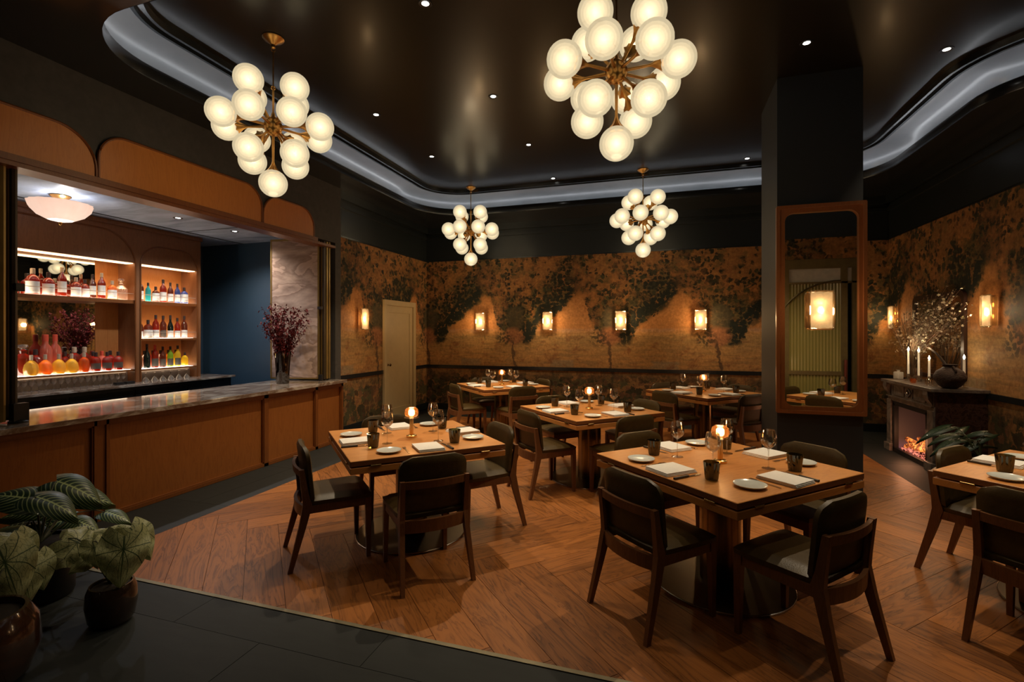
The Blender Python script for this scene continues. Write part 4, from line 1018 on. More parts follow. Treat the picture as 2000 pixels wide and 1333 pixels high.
for i in range(8):
    y = 3.63 + i * .132
    sh, lq = [('squat', 'gold'), ('squat', 'orange'), ('squat', 'gold'), ('squat', 'gold'), ('round', 'amber'), ('round', 'red'), ('round', 'red'), ('round', 'red')][i]
    bottle(sh, lq, CAPL if i < 5 else CAPD, LBLD if i >= 5 else None, y, 1.1145, -6.90, '%s flask, %s from the left in the front row of the glowing lower shelf' % ({'gold': 'golden', 'orange': 'orange', 'amber': 'amber', 'red': 'red'}[lq], ORD[i]), g2, 1.18 if i < 4 else 1.05, (0.03, 0.10))
back = [(3.62, 'decanter', 'red', 1.6, CAPL), (3.74, 'round', 'red', 1.15, CAPD), (3.84, 'tall', 'coral', 1.42, CAPR), (3.93, 'tall', 'coral', 1.42, CAPR), (4.03, 'round', 'red', 1.0, CAPD), (4.13, 'round', 'red', 1.2, CAPL), (4.24, 'round', 'red', 1.2, CAPL), (4.34, 'round', 'red', .95, CAPD), (4.44, 'round', 'coral', .98, CAPR), (4.54, 'round', 'red', .98, CAPD), (4.63, 'round', 'orange', .8, CAPL)]
for i, (y, sh, lq, s_, cp) in enumerate(back):
    bottle(sh, lq, cp, None, y, 1.1145, -7.03, '%s bottle, %s from the left in the back row of the glowing lower shelf' % ('coral tall-necked' if lq == 'coral' and sh == 'tall' else lq, ORD[i]), g2, s_ * 1.12)
g3 = 'bottles in the narrow right shelf bay'
r1 = [('tall', 'brown', LBL), ('tall', 'teal', None), ('round', 'brown', LBL), ('tall', 'red', LBL), ('tall', 'brown', LBL), ('tall', 'blue', LBL), ('round', 'blue', LBL)]
for i, (sh, lq, lb) in enumerate(r1):
    bottle(sh, lq, CAPD, lb, 4.85 + i * .107, 2.0425, -6.92, '%s bottle, %s from the left on the top shelf of the narrow bay' % (lq, ORD[i]), g3, 1.12 * [.95, .80, .85, 1.0, .9, .88, .95][i], (0.02, 0.13))
r2_ = [('tall', 'brown', LBL), ('round', 'brown', LBL), ('tall', 'red', LBL), ('tall', 'brown', LBLD), ('wine', 'black', LBL), ('tall', 'red', LBL), ('tall', 'brown', LBL)]
for i, (sh, lq, lb) in enumerate(r2_):
    bottle(sh, lq, CAPD, lb, 4.85 + i * .107, 1.5275, -6.92, '%s bottle, %s from the left on the middle shelf of the narrow bay' % (lq, ORD[i]), g3, 1.12 * [.82, 1.0, 1.0, .98, .92, .9, 1.0][i], (0.012, 0.105))
r3 = [('wine', 'black', None), ('wine', 'black', None), ('tall', 'red', LBLD), ('tall', 'brown', LBLD), ('tall', 'green', LBLD), ('tall', 'yellow', LBLD), ('round', 'yellow', None)]
for i, (sh, lq, lb) in enumerate(r3):
    bottle(sh, lq, CAPR if i == 2 else CAPD, lb, 4.83 + i * .112, 1.1075, -6.92, '%s bottle, %s from the left on the bottom shelf of the narrow bay' % (lq if lq != 'black' else 'dark green', ORD[i]), g3, 1.1 * [.9, .95, 1.0, .92, .92, .95, .8][i], (0.02, 0.12))
for i in range(6):
    bottle('round', ['red', 'clear', 'coral', 'clear', 'orange', 'yellow'][i], CAPD, None, 4.88 + i * .115, 1.1075, -7.04, '%s bottle at the back of the narrow bay bottom shelf, %s from left' % (['red', 'clear', 'coral', 'clear', 'orange', 'yellow'][i], ORD[i]), g3, 1.05)
# stemware lined up on the marble ledge
sg = mesh('bowl', lathe(B(), [(0.030, 0.0), (0.030, .002), (0.004, .006), (0.004, .05), (0.026, .075), (0.034, .11), (0.031, .135), (0.029, .135), (0.031, .11), (0.022, .078), (0.001, .06)], 16), glassy('shelf_stemware', (0.8, .75, .7, 1), refl=.12, body=(.7, .6, .55, 1), bodyw=.25, trl=.5), True)
for i in range(17):
    o = link('stem_glass', sg, None, (-6.88, 3.48 + i * .070, 0.9355)); tag(o, '%s stem glass from the left in the row below the wide glowing shelf' % CNT[i], 'glass', 'stem glasses below the wide shelf')
cg = mesh('coupe', lathe(B(), [(0.050, 0.0), (0.048, .002), (0.020, .045), (0.004, .058), (0.004, .11), (0.028, .115), (0.028, .117)], 18, cap0=False), glassy('coupe_glass', (0.8, .75, .7, 1), refl=.2, body=(.7, .65, .55, 1), bodyw=.3, trl=.5), True)
for i in range(6):
    o = link('coupe_glass', cg, None, (-6.86, 4.88 + i * .12, 0.9355)); tag(o, '%s upturned coupe from the left, below the narrow shelf bay' % CNT[i], 'glass', 'upturned coupes below the narrow bay')
for i in range(2):
    o = obj('bar_tin', rbox(-.03, .03, -.05, .05, 0, .035, .006, 2), M['black']); o.location = (-6.70, 4.43 + i * .13, .9355)
    tag(o, 'small flat black bar tin on the back ledge, %s of the pair' % ('left' if i == 0 else 'right'), 'tin', 'black tins on the ledge')

# ---- alcove pendant bowl, alcove downlights
pb = thing('bowl_pendant', 'ribbed pink-white glass bowl lamp under the alcove ceiling', 'ceiling lamp', (-6.12, 3.47, 3.06))
t = NT('bowl_glass'); co = t.coord(); nz = t.noise(co, 6, 3)
BG = t.done(t.n('MixShader', {0: 0.25, 1: t.n('Emission', {'Color': t.mix(nz, (1.0, 0.62, 0.46), (1.0, 0.80, 0.66)), 'Strength': 0.85}).outputs[0], 2: t.n('BsdfTranslucent', {'Color': (1, .8, .7, 1)}).outputs[0]}).outputs[0])
obj('glass_bowl', lathe(B(), [(0.012, -0.285), (0.10, -0.265), (0.19, -0.215), (0.245, -0.15), (0.265, -0.085), (0.258, -0.085), (0.24, -0.148), (0.185, -0.21), (0.10, -0.258)], 64, cap0=False, cap1=False, rib=0.025, ribn=16), BG, pb, smooth=True)
obj('canopy', lathe(B(), [(0.085, 0.0), (0.09, -0.01), (0.07, -0.03), (0.02, -0.045), (0.012, -0.06), (0.012, -0.28), (0.02, -0.29), (0.016, -0.305), (0.004, -0.32)], 24), M['brass_bright'], pb, smooth=True)
obj('bulb', ball(B(), (0.08, 0, -0.14), 0.03, 12, 8), emis('bowl_bulb', (1, .95, .92), 210.0), pb, smooth=True)
for x, y in ((-5.9, 4.6), (-5.9, 2.2)):
    d = thing('downlight', 'recessed downlight in the bar alcove ceiling, %s of the bowl lamp' % ('right' if y > 3 else 'left'), 'ceiling light', (x, y, 3.0595), 0, 'alcove downlights')
    link('trim_ring', dl_ring, d); link('lens', dl_lens, d)
    lamp('alcove_beam', 'SPOT', (x, y, 3.03), 60, (0.80, 0.88, 1.0), 0.03, 140, 0.8)
lamp('alcove_beam', 'SPOT', (-5.9, 5.45, 3.03), 90, (1.0, 0.86, 0.74), 0.03, 140, 0.8)
d = thing('downlight', 'recessed downlight in the alcove ceiling near the blue wall', 'ceiling light', (-5.9, 5.45, 3.0595), 0, 'alcove downlights'); link('trim_ring', dl_ring, d); link('lens', dl_lens, d)

# ---- folding screens
t = NT('cloud_fabric'); co = t.coord(); nz = t.noise(t.mapping(co, (1.0, 1.0, 2.6)), 1.2, 4, 0.55, 0.3); n2 = t.noise(co, 30, 3)
CLOTH = t.done(t.bsdf(col=t.mix(t.m_('MULTIPLY', n2, .4), t.ramp(nz, [(0.36, (0.22, 0.14, 0.105)), (0.485, (0.60, 0.43, 0.34)), (0.50, (0.28, 0.18, 0.135)), (0.62, (0.68, 0.51, 0.41))]), (0.42, 0.32, 0.27)), rough=0.8))
GOLD = plain('gold_lacquer_edge', (0.30, 0.20, 0.065), 0.35, 0.6, 0.1, 8); DK = plain('dark_leaf_edge', (0.05, 0.035, 0.02), 0.4, 0.3)
def leafpanel(p0, p1, z0, z1, parent, face=CLOTH, th=.03):
    d = (Vector(p1) - Vector(p0)); L_ = d.length; a = math.atan2(d.y, d.x); m = Matrix.Translation((p0[0], p0[1], 0)) @ Matrix.Rotation(a, 4, 'Z')
    m = Matrix.Translation(-parent.location) @ m
    fr = obj('screen_leaf', box(B(), 0.02, L_ - .02, -th / 2 + .004, th / 2 - .004, z0 + .02, z1 - .02, 0, m), face, parent)
    bm = B()
    for x0, x1, a_, b_ in ((0, .022, z0, z1), (L_ - .022, L_, z0, z1), (0, L_, z0, z0 + .022), (0, L_, z1 - .03, z1)): box(bm, x0, x1, -th / 2, th / 2, a_, b_, 0, m)
    obj('leaf_frame', bm, GOLD, fr)
fs = thing('folding_screen', 'open folding screen with cloud-patterned leaf on the right end of the bar', 'screen', (-5.0, 6.0, 0.906), 0)
leafpanel((-5.59, 5.80), (-4.83, 5.925), 0.925, 2.985, fs)
for k, (y, mt_) in enumerate(((5.965, DK), (6.02, DK), (6.075, DK))):
    leafpanel((-5.56, y + .0), (-4.80, y), 0.925, 2.985, fs, DK, .035)
    e = obj('gold_edge', rbox(-4.80 + 5.0, -4.765 + 5.0, y - 6.0 - .017, y - 6.0 + .017, .925 - .906, 2.985 - .906, .004, 1), GOLD if k else DK, fs)
bm = B()
for y in (5.9, 6.02, 6.075): lathe(bm, [(0.014, 0.0), (0.014, 0.02)], 10, Matrix.Translation((0.2, y - 6.0, 0)))
box(bm, 0.17, 0.235, -.12, -.08, 1.04, 1.08); box(bm, 0.18, 0.235, -.11, -.07, 0.0, .09)
obj('catch_and_feet', bm, M['black'], fs)
fs2 = thing('folding_screen', 'stacked gold-edged folding screen leaves at the left end of the bar', 'screen', (-5.0, 2.35, 0.906), 0)
for k, (y, dx) in enumerate(((2.10, .03), (2.185, .0), (2.265, .0), (2.345, -.02), (2.42, -.03))):
    leafpanel((-5.50, y), (-4.78 + dx - .04, y), 0.925, 2.985, fs2, DK if k else CLOTH, .045)
    bm = B(); m = Matrix.Translation((-4.78 + dx + 5.0, y - 2.35, -.906))
    tube(bm, [m @ Vector((0, 0, z)) for z in (.925, 2.985)], 0.024, 8)
    obj('gold_edge', bm, GOLD if k in (0, 2, 3) else DK, fs2, smooth=True)
bm = box(B(), 0.185, 0.245, 0.045, 0.14, 0.0, .15); lathe(bm, [(0.06, 0.0), (0.06, 0.012), (0.03, .03)], 16, Matrix.Translation((0.21, 0.09, 0)))
obj('foot_bracket', bm, M['black'], fs2)
obj('catch', rbox(0.20, 0.235, 0.06, 0.12, 1.02, 1.08, .004, 1), M['black'], fs2)

# ---- bouquet on the bar
vs = thing('vase', 'dark ribbed glass vase holding burgundy branches on the bar end', 'vase', (-5.05, 5.45, 0.9055))
obj('glass_body', lathe(B(), [(0.075, 0), (0.082, .01), (0.088, .2), (0.105, .44), (0.098, .44), (0.08, .2), (0.07, .02), (0.001, .015)], 40, rib=.03, ribn=14), glassy('dark_vase_glass', (0.10, .055, .05, 1), refl=.10, body=(.03, .015, .012, 1), bodyw=.45, trl=.4), vs, smooth=True)
bq = thing('burgundy_branches', 'bouquet of burgundy leafy branches in the dark vase on the bar', 'branches', (-5.05, 5.45, 0.92))
random.seed(3); stems = B(); leaves = B()
for k in range(34):
    a = random.uniform(0, 2 * PI); sp = random.uniform(0.10, 0.52); h = random.uniform(0.75, 1.12) * (1 - sp * .25)
    pts = [Vector((0.02 * math.cos(a), 0.02 * math.sin(a), 0.02))]
    for q in range(1, 7):
        f = q / 6; r_ = 0.055 * f if f < .42 else 0.055 * .42 / .42 * .5 + sp * (f - .35) ** 1.25 * 1.1
        pts.append(Vector((r_ * math.cos(a) + random.uniform(-.01, .01), r_ * math.sin(a) + random.uniform(-.01, .01), h * f)))
    tube(stems, pts, [0.004] * 4 + [0.003, 0.0025, 0.0015], 4)
    for q in range(110):
        f = random.uniform(0.38, 1.02); i = min(5, int(f * 6)); c = pts[i].lerp(pts[i + 1], min(1, f * 6 - i))
        c = c + Vector((random.gauss(0, .022), random.gauss(0, .022), random.gauss(0, .022)))
        d = Vector((random.gauss(0, 1), random.gauss(0, 1), random.gauss(.3, 1))).normalized(); e_, g_ = frame_of(d); s_ = random.uniform(.014, .028)
        v = [leaves.verts.new(c + p) for p in (-d * s_, e_ * s_ * .55, d * s_, -e_ * s_ * .55)]; leaves.faces.new(v)
st_ = obj('stems', stems, plain('burgundy_stem', (.06, .012, .014), .6), bq); st_['kind'] = 'stuff'
lv = obj('leaves', leaves, plain('burgundy_leaf', (.15, .011, .014), .8, 0, .3), bq); lv['kind'] = 'stuff'

# ================================================================ FIREPLACE AND MANTEL
FXx, FY0, FY1 = 2.94, 6.76, 8.02
fp = thing('fireplace', 'carved marble fireplace with glowing electric logs against the right wall', 'fireplace', (3.15, 7.39, 0))
def ff(bm, x0, x1, y0, y1, z0, z1): return box(bm, x0 - 3.15, x1 - 3.15, y0 - 7.39, y1 - 7.39, z0, z1)
def frb(x0, x1, y0, y1, z0, z1, r=.006): return rbox(x0 - 3.15, x1 - 3.15, y0 - 7.39, y1 - 7.39, z0, z1, r, 2)
obj('mantel_shelf', frb(FXx - .07, RX - .005, FY0 - .05, FY1 + .05, .925, .965), M['fire_marble'], fp)
bm = B(); ff(bm, FXx, RX - .005, FY0, FY0 + .06, 0, .925); obj('side_slab', bm, M['fire_dark'], fp)
bm = B(); ff(bm, FXx, RX - .005, FY1 - .06, FY1, 0, .925); ff(bm, RX - .08, RX - .005, FY0 + .06, FY1 - .06, 0, .925); obj('back_slab', bm, M['fire_dark'], fp)
fz = obj('frieze', frb(FXx - .012, FXx + .10, FY0 + .02, FY1 - .02, .685, .925), M['fire_marble'], fp)
bm = B()
for z0, z1 in ((.905, .925), (.74, .752)): ff(bm, FXx - .035, FXx, FY0 + .03, FY1 - .03, z0, z1)
for y0, y1 in ((6.95, 7.28), (7.50, 7.83)):
    for a, b, c_, d in ((y0, y1, .895, .902), (y0, y1, .775, .782), (y0, y0 + .008, .775, .90), (y1 - .008, y1, .775, .90)): ff(bm, FXx - .022, FXx, a, b, c_, d)
obj('frieze_moulding', bm, M['fire_marble'], fz)
bm = B(); cy_, cz_ = 7.39, .838
for k in range(4):
    a, b = k * PI / 2, (k + 1) * PI / 2
    tube(bm, [Vector((FXx - .02 - 3.15, cy_ - 7.39 + .075 * math.cos(a), cz_ + .055 * math.sin(a))), Vector((FXx - .02 - 3.15, cy_ - 7.39 + .075 * math.cos(b), cz_ + .055 * math.sin(b)))], .010, 5)
ball(bm, (FXx - .02 - 3.15, 0, cz_), .018, 8, 6)
obj('diamond_ornament', bm, M['fire_marble'], fz)
for y0, y1 in ((FY0 + .0, FY0 + .17), (FY1 - .17, FY1)):
    pl = obj('pilaster', frb(FXx - .025, FXx + .08, y0 + .02, y1 - .02, .09, .70), M['fire_marble'], fp)
    obj('plinth', frb(FXx - .05, FXx + .10, y0, y1, 0, .10), M['fire_marble'], pl)
    ym = (y0 + y1) / 2
    prof = [(0, .925), (-.10, .925), (-.105, .88), (-.09, .83), (-.055, .78), (-.035, .72), (-.05, .67), (-.04, .62), (0, .60)]
    bm = prism(B(), prof, lambda u, v: Vector((FXx + .03 + u - 3.15, y0 + .035 - 7.39, v)), lambda u, v: Vector((FXx + .03 + u - 3.15, y1 - .035 - 7.39, v)))
    obj('scroll_bracket', bm, M['fire_marble'], pl)
bm = B()
for y0, y1, z0, z1 in ((6.93, 6.98, .03, .66), (7.80, 7.85, .03, .66), (6.93, 7.85, .63, .70), (6.93, 7.85, .0, .06)): ff(bm, FXx - .01, FXx + .04, y0, y1, z0, z1)
obj('firebox_frame', bm, M['black'], fp)
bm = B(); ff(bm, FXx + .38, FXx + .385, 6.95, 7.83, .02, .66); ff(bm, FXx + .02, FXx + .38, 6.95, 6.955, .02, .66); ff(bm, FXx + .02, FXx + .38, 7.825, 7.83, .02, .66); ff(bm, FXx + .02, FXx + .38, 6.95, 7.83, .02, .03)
t = NT('liner_fire_glow'); co = t.coord(); nz = t.noise(co, 4, 4); zz = t.n('SeparateXYZ', {0: co}).outputs['Z']
fbk = t.done(t.n('AddShader', {0: t.bsdf(col=(.10, .09, .10), rough=.4), 1: t.n('Emission', {'Color': (0.75, 0.30, 0.42), 'Strength': t.m_('MULTIPLY', t.ramp(t.m_('ADD', zz, t.m_('MULTIPLY', nz, .2)), [(.12, .10), (.34, .004)]), 1.0)}).outputs[0]}).outputs[0])  # fire reflection put into the liner as pink emission, fading upwards
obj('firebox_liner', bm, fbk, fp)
t = NT('glowing_log'); co = t.coord(); nz = t.noise(co, 16, 5, .65, 1.0)
e = t.ramp(nz, [(.40, (.02, .006, .003)), (.50, (.55, .10, .02)), (.60, (1.0, .42, .07)), (.72, (1.0, .75, .25))])
LOG = t.done(t.n('AddShader', {0: t.bsdf(col=(.03, .015, .01), rough=.7), 1: t.n('Emission', {'Color': e, 'Strength': 1.3}).outputs[0]}).outputs[0])
random.seed(8)
for k in range(6):
    y = 7.05 + k * .125; a = random.uniform(-.6, .6); z = .10 + .06 * math.sin(PI * (k + .5) / 6) + .03 * (k % 2)
    pts = [Vector((FXx + .14 - 3.15 + .03 * (k % 2) + f * .10 * math.sin(a) , y - 7.39 + f * .20 * math.cos(a), z + f * .04 * (1 if k % 2 else -1))) for f in (-1, -.4, .2, 1)]
    obj('log', tube(B(), pts, [.03, .045, .042, .028], 8), LOG, fp, smooth=True)
bm = B()
for k in range(160):
    c = Vector((FXx + .04 + random.random() * .22 - 3.15, 6.98 + random.random() * .82 - 7.39, .045 + random.random() * .05)); ball(bm, c, random.uniform(.012, .026), 5, 4)
t = NT('ember'); co = t.coord(); nz = t.noise(co, 30, 3)
EMB = t.done(t.n('Emission', {'Color': t.mix(nz, (.9, .10, .10), (1, .36, .20)), 'Strength': t.ramp(nz, [(.42, .05), (.62, 1.3)])}).outputs[0])
o = obj('embers', bm, EMB, fp); o['kind'] = 'stuff'
lamp('fire_glow', 'POINT', (FXx - .02, 7.39, .25), 5.0, (1.0, .42, .20), .12)

# wall mirror above mantel
mm = thing('wall_mirror', 'dark rounded-frame mirror hanging over the fireplace mantel', 'mirror', (RX - .004, 7.78, 1.02))
def mrr(bm, o, i_, x0, x1):
    n = len(o); vs = [[bm.verts.new((x, y - 7.78, z - 1.02)) for y, z in L_] for L_, x in ((o, x0), (o, x1), (i_, x1), (i_, x0))]
    for a, b in zip(vs, vs[1:] + vs[:1]):
        for k in range(n): bm.faces.new((a[k], a[(k + 1) % n], b[(k + 1) % n], b[k]))
    return bm
obj('frame', mrr(B(), rrect(7.15, 8.42, 1.0, 2.12, .09), rrect(7.215, 8.355, 1.055, 2.055, .06), -.035, 0), plain('dark_mirror_frame', (.03, .014, .010), .3, 0, .2, 10, coat=.5), mm)
obj('mirror_pane', prism(B(), rrect(7.20, 8.37, 1.04, 2.07, .07), lambda u, v: Vector((-.014, u - 7.78, v - 1.02)), lambda u, v: Vector((-.008, u - 7.78, v - 1.02))), mirror_glass, mm)

# mantel things
MZ = .9655
WAX = NT('candle_wax'); WAX = WAX.done(WAX.bsdf(col=(.85, .80, .68), rough=.5, sss=.0, emit=(1, .75, .45), es=.12))
def candle(x, y, hc, hh, lb):
    t = thing('candlestick', lb + ' with glass holder', 'candle', (x, y, MZ), 0, 'lit candles on the mantel')
    obj('holder', lathe(B(), [(.038, 0), (.038, .006), (.012, .012), (.010, hh * .5), (.022, hh * .6), (.010, hh * .75), (.020, hh - .01), (.020, hh), (.012, hh)], 20), glassy('crystal_holder', (.8, .7, .55, 1), refl=.2, body=(.5, .4, .28, 1), bodyw=.3, trl=.5), t, smooth=True)
    c = obj('taper', lathe(B(), [(.0125, hh - .005), (.0110, hh + hc), (.004, hh + hc + .006)], 14), WAX, t, smooth=True)
    obj('wick', tube(B(), [(0, 0, hh + hc), (0.001, 0, hh + hc + .014)], .0012, 5), M['black'], c)
    obj('flame', lathe(B(), [(.002, hh + hc + .006), (.0105, hh + hc + .020), (.010, hh + hc + .030), (.003, hh + hc + .048), (.0005, hh + hc + .056)], 12), emis('candle_flame', (1, .84, .58), 70.0), t, smooth=True)
candle(3.10, 7.83, .30, .09, 'left tall white taper candle on the mantel'); candle(3.12, 7.60, .30, .085, 'second white taper candle from the left on the mantel')
candle(3.10, 7.29, .20, .10, 'shorter white taper candle near the middle of the mantel'); candle(3.28, 6.93, .24, .09, 'lit taper candle just behind the rough round vase')
for y in (7.7, 7.2): lamp('candle_glow', 'POINT', (3.02, y, 1.44), 3.0, (1, .68, .38), .03)
t = thing('white_vase', 'small square white bottle vase on the mantel left of the candles', 'vase', (3.06, 8.02, MZ), .3)
bm = rbox(-.042, .042, -.042, .042, 0, .10, .012, 2); lathe(bm, [(.018, .098), (.016, .115), (.026, .125), (.02, .125)], 16)
obj('body', bm, plain('white_ceramic', (.6, .55, .48), .4), t, smooth=True)
t = NT('rough_clay'); co = t.coord(); nz = t.noise(co, 30, 4, .7)
CLAY = t.done(t.bsdf(col=t.mix(nz, (.016, .008, .006), (.075, .04, .026)), rough=.75, normal=t.bump(nz, 1.0, .02)))
t = thing('round_vase', 'large dark rough round vase on the right end of the mantel', 'vase', (3.10, 6.83, MZ))
obj('body', lathe(B(), [(.06, 0), (.10, .03), (.145, .10), (.15, .14), (.12, .20), (.07, .235), (.055, .25), (.075, .275), (.06, .27), (.04, .24)], 32, cap1=False), CLAY, t, smooth=True)
bm = B()
for s_ in (-1, 1): tube(bm, [Vector((0, s_ * (.06 + .07 * math.sin(a)), .255 - .10 * (a / PI))) for a in [PI * k / 8 for k in range(9)]], .012, 6)
obj('handle', bm, CLAY, t, smooth=True)
t = thing('dark_branch', 'dark curved bare branch rising left out of the rough round vase', 'branch', (3.08, 6.84, MZ + .20))
obj('stem', tube(B(), [(0, 0, -.1), (0, .05, .08), (-.02, .18, .19), (-.02, .34, .25), (-.02, .44, .26)], [.014, .014, .012, .008, .004], 7), plain('branch_bark', (.025, .013, .008), .8), t, smooth=True)
gv = thing('glass_vase', 'clear glass vase at the left end of the mantel holding dried branches', 'vase', (3.16, 7.98, MZ))
gv.location = (3.20, 8.0, MZ)
obj('body', lathe(B(), [(.055, 0), (.06, .01), (.055, .25), (.065, .33), (.06, .33), (.05, .25), (.05, .015), (.001, .012)], 24), CLEAR, gv, smooth=True)
def branches(name, lb, loc, n, spread, h, lean, flowers, seed, fcol, fs=.010, leaf=None):
    random.seed(seed); t = thing(name, lb, 'branches', loc)
    sb, fb, lb_ = B(), B(), B()
    for k in range(n):
        a = random.uniform(0, 2 * PI); s_ = random.uniform(.3, 1) * spread; hh = h * random.uniform(.65, 1); pts = [Vector((0, 0, 0.02))]
        for q in range(1, 6):
            f = q / 5; pts.append(Vector((s_ * f ** 1.4 * math.cos(a) * .55 + lean[0] * f ** 2 + random.uniform(-.015, .015), s_ * f ** 1.4 * math.sin(a) + lean[1] * f ** 2 + random.uniform(-.015, .015), hh * f)))
            pts[-1].x = min(pts[-1].x, .14)
        tube(sb, pts, [.004, .004, .0035, .003, .002, .0012], 4)
        for q in range(flowers):
            f = random.uniform(.5, 1.0); i = min(4, int(f * 5)); c = pts[i].lerp(pts[i + 1], min(1, f * 5 - i)) + Vector((random.gauss(0, .04), random.gauss(0, .06), random.gauss(0, .05)))
            c.x = min(c.x, .165)
            tube(sb, [pts[i], c], .0009, 3)
            r_ = fs * random.uniform(.6, 1.4)
            if random.random() < .75:
                nrm = Vector((random.gauss(0, 1), random.gauss(0, 1), random.gauss(0, 1))).normalized(); e_, g_ = frame_of(nrm)
                for m_ in range(5):
                    an = 2 * PI * m_ / 5; d = e_ * math.cos(an) + g_ * math.sin(an); s2_ = e_ * -math.sin(an) + g_ * math.cos(an)
                    fb.faces.new([fb.verts.new(c + p) for p in (Vector(), d * r_ * .7 + s2_ * r_ * .35, d * r_ * 1.2 + nrm * r_ * .3, d * r_ * .7 - s2_ * r_ * .35)])
            if leaf:
                d = Vector((random.gauss(0, 1), random.gauss(0, 1), random.gauss(0, 1))).normalized(); e_, _g = frame_of(d); L_ = .03 * random.uniform(.6, 1.3)
                lb_.faces.new([lb_.verts.new(c + p) for p in (Vector(), d * L_ * .5 + e_ * L_ * .22, d * L_, d * L_ * .5 - e_ * L_ * .22)])
    obj('stems', sb, plain('twig', (.14, .085, .045), .7), t)['kind'] = 'stuff'
    if len(fb.verts): obj('blossoms', fb, plain(name + '_blossom', fcol, .6, 0, .1), t)['kind'] = 'stuff'
    else: fb.free()
    if leaf: obj('leaves', lb_, plain(name + '_leaf', leaf, .55, 0, .3), t)['kind'] = 'stuff'
    else: lb_.free()
    return t
branches('dried_flowers', 'dried flowering branches spreading from the glass vase left of the mantel mirror', (3.20, 8.0, MZ + .02), 22, .50, 1.12, (0, .05), 18, 4, (.66, .48, .30), .013)
branches('blossom_branches', 'white-blossom leafy branches arching in front of the mantel mirror', (3.18, 7.92, MZ + .02), 22, .34, 1.12, (-.06, -.95), 17, 9, (.80, .74, .58), .012, (.10, .095, .03))
for i, (x, y, lb) in enumerate(((3.02, 7.12, 'small clear tea-light glass on the mantel, right of the short candle'), (3.04, 7.02, 'clear ribbed tumbler-like votive glass beside the rough vase'), (3.0, 7.45, 'small amber votive cup between the candlesticks'))):
    t = thing('votive_glass', lb, 'glass', (x, y, MZ), 0, 'votive glasses on the mantel')
    obj('cup', lathe(B(), [(.022, 0), (.032, .01), (.034, .075 - .02 * (i == 2)), (.031, .075 - .02 * (i == 2)), (.028, .012), (.001, .01)], 18, rib=.03, ribn=9), AMB if i == 2 else CLEAR, t, smooth=True)
t = thing('hurricane_vase', 'short faceted glass hurricane between the first two mantel candles', 'glass', (3.16, 7.72, MZ))
obj('glass', lathe(B(), [(.04, 0), (.045, .01), (.045, .17), (.042, .17), (.042, .012), (.001, .01)], 20), CLEAR, t, smooth=True)

# ================================================================ PLANTS
def leaf_mat(name, mode, base, vein, back):
    t = NT(name); uv = t.n('UVMap').outputs[0]; sp = t.n('SeparateXYZ', {0: uv}); u, v = sp.outputs['X'], sp.outputs['Y']   # u -1..1 across, v 0..1 along
    au = t.m_('ABSOLUTE', u); nz = t.noise(uv, 3.0, 3)
    if mode == 'stripe':
        ph = t.m_('SUBTRACT', v, t.m_('MULTIPLY', t.m_('POWER', au, 1.5), 0.42))
        s_ = t.m_('ABSOLUTE', t.m_('SUBTRACT', t.m_('FRACT', t.m_('MULTIPLY', ph, 9.5)), 0.5))
        m1 = t.m_('MULTIPLY', t.ramp(s_, [(0.07, 1.0), (0.16, 0.0)]), t.ramp(au, [(0.0, 1.0), (0.95, 0.35)])); mid = t.ramp(au, [(0.02, 1.0), (0.07, 0.0)])
    else:
        dx, dy = u, t.m_('MULTIPLY', t.m_('SUBTRACT', v, 0.26), 2.2)
        ang = t.m_('ARCTAN2', dy, dx); s_ = t.m_('ABSOLUTE', t.m_('SUBTRACT', t.m_('FRACT', t.m_('ADD', t.m_('MULTIPLY', ang, 11 / (2 * PI)), t.m_('MULTIPLY', nz, .18))), 0.5))
        rr = t.m_('SQRT', t.m_('ADD', t.m_('MULTIPLY', dx, dx), t.m_('MULTIPLY', dy, dy)))
        m1 = t.m_('LESS_THAN', t.m_('MULTIPLY', s_, rr), 0.026)
        net = t.n('TexVoronoi', {'Vector': uv, 'Scale': 9.0}, feature='DISTANCE_TO_EDGE').outputs['Distance']
        m1 = t.m_('MAXIMUM', m1, t.m_('MULTIPLY', t.ramp(net, [(0.02, 1.0), (0.05, 0.0)]), 0.7)); mid = t.ramp(au, [(0.015, 1.0), (0.05, 0.0)])
    m_ = t.m_('MAXIMUM', m1, mid)
    c = t.mix(m_, t.mix(nz, tuple(b * .7 for b in base), base), vein)
    d = t.bsdf(col=c, rough=.42, coat=.1)
    tl = t.n('BsdfTranslucent', {'Color': back}).outputs[0]
    return t.done(t.n('MixShader', {0: .15, 1: d, 2: tl}).outputs[0])
STR = leaf_mat('striped_leaf', 'stripe', (.010, .045, .014), (.52, .64, .26), (.05, .12, .02, 1))
CAL = leaf_mat('pale_veined_leaf', 'net', (.66, .68, .34), (.02, .06, .022), (.25, .30, .10, 1))
PHI = leaf_mat('dark_green_leaf', 'stripe', (.012, .040, .016), (.06, .12, .04), (.02, .07, .02, 1))
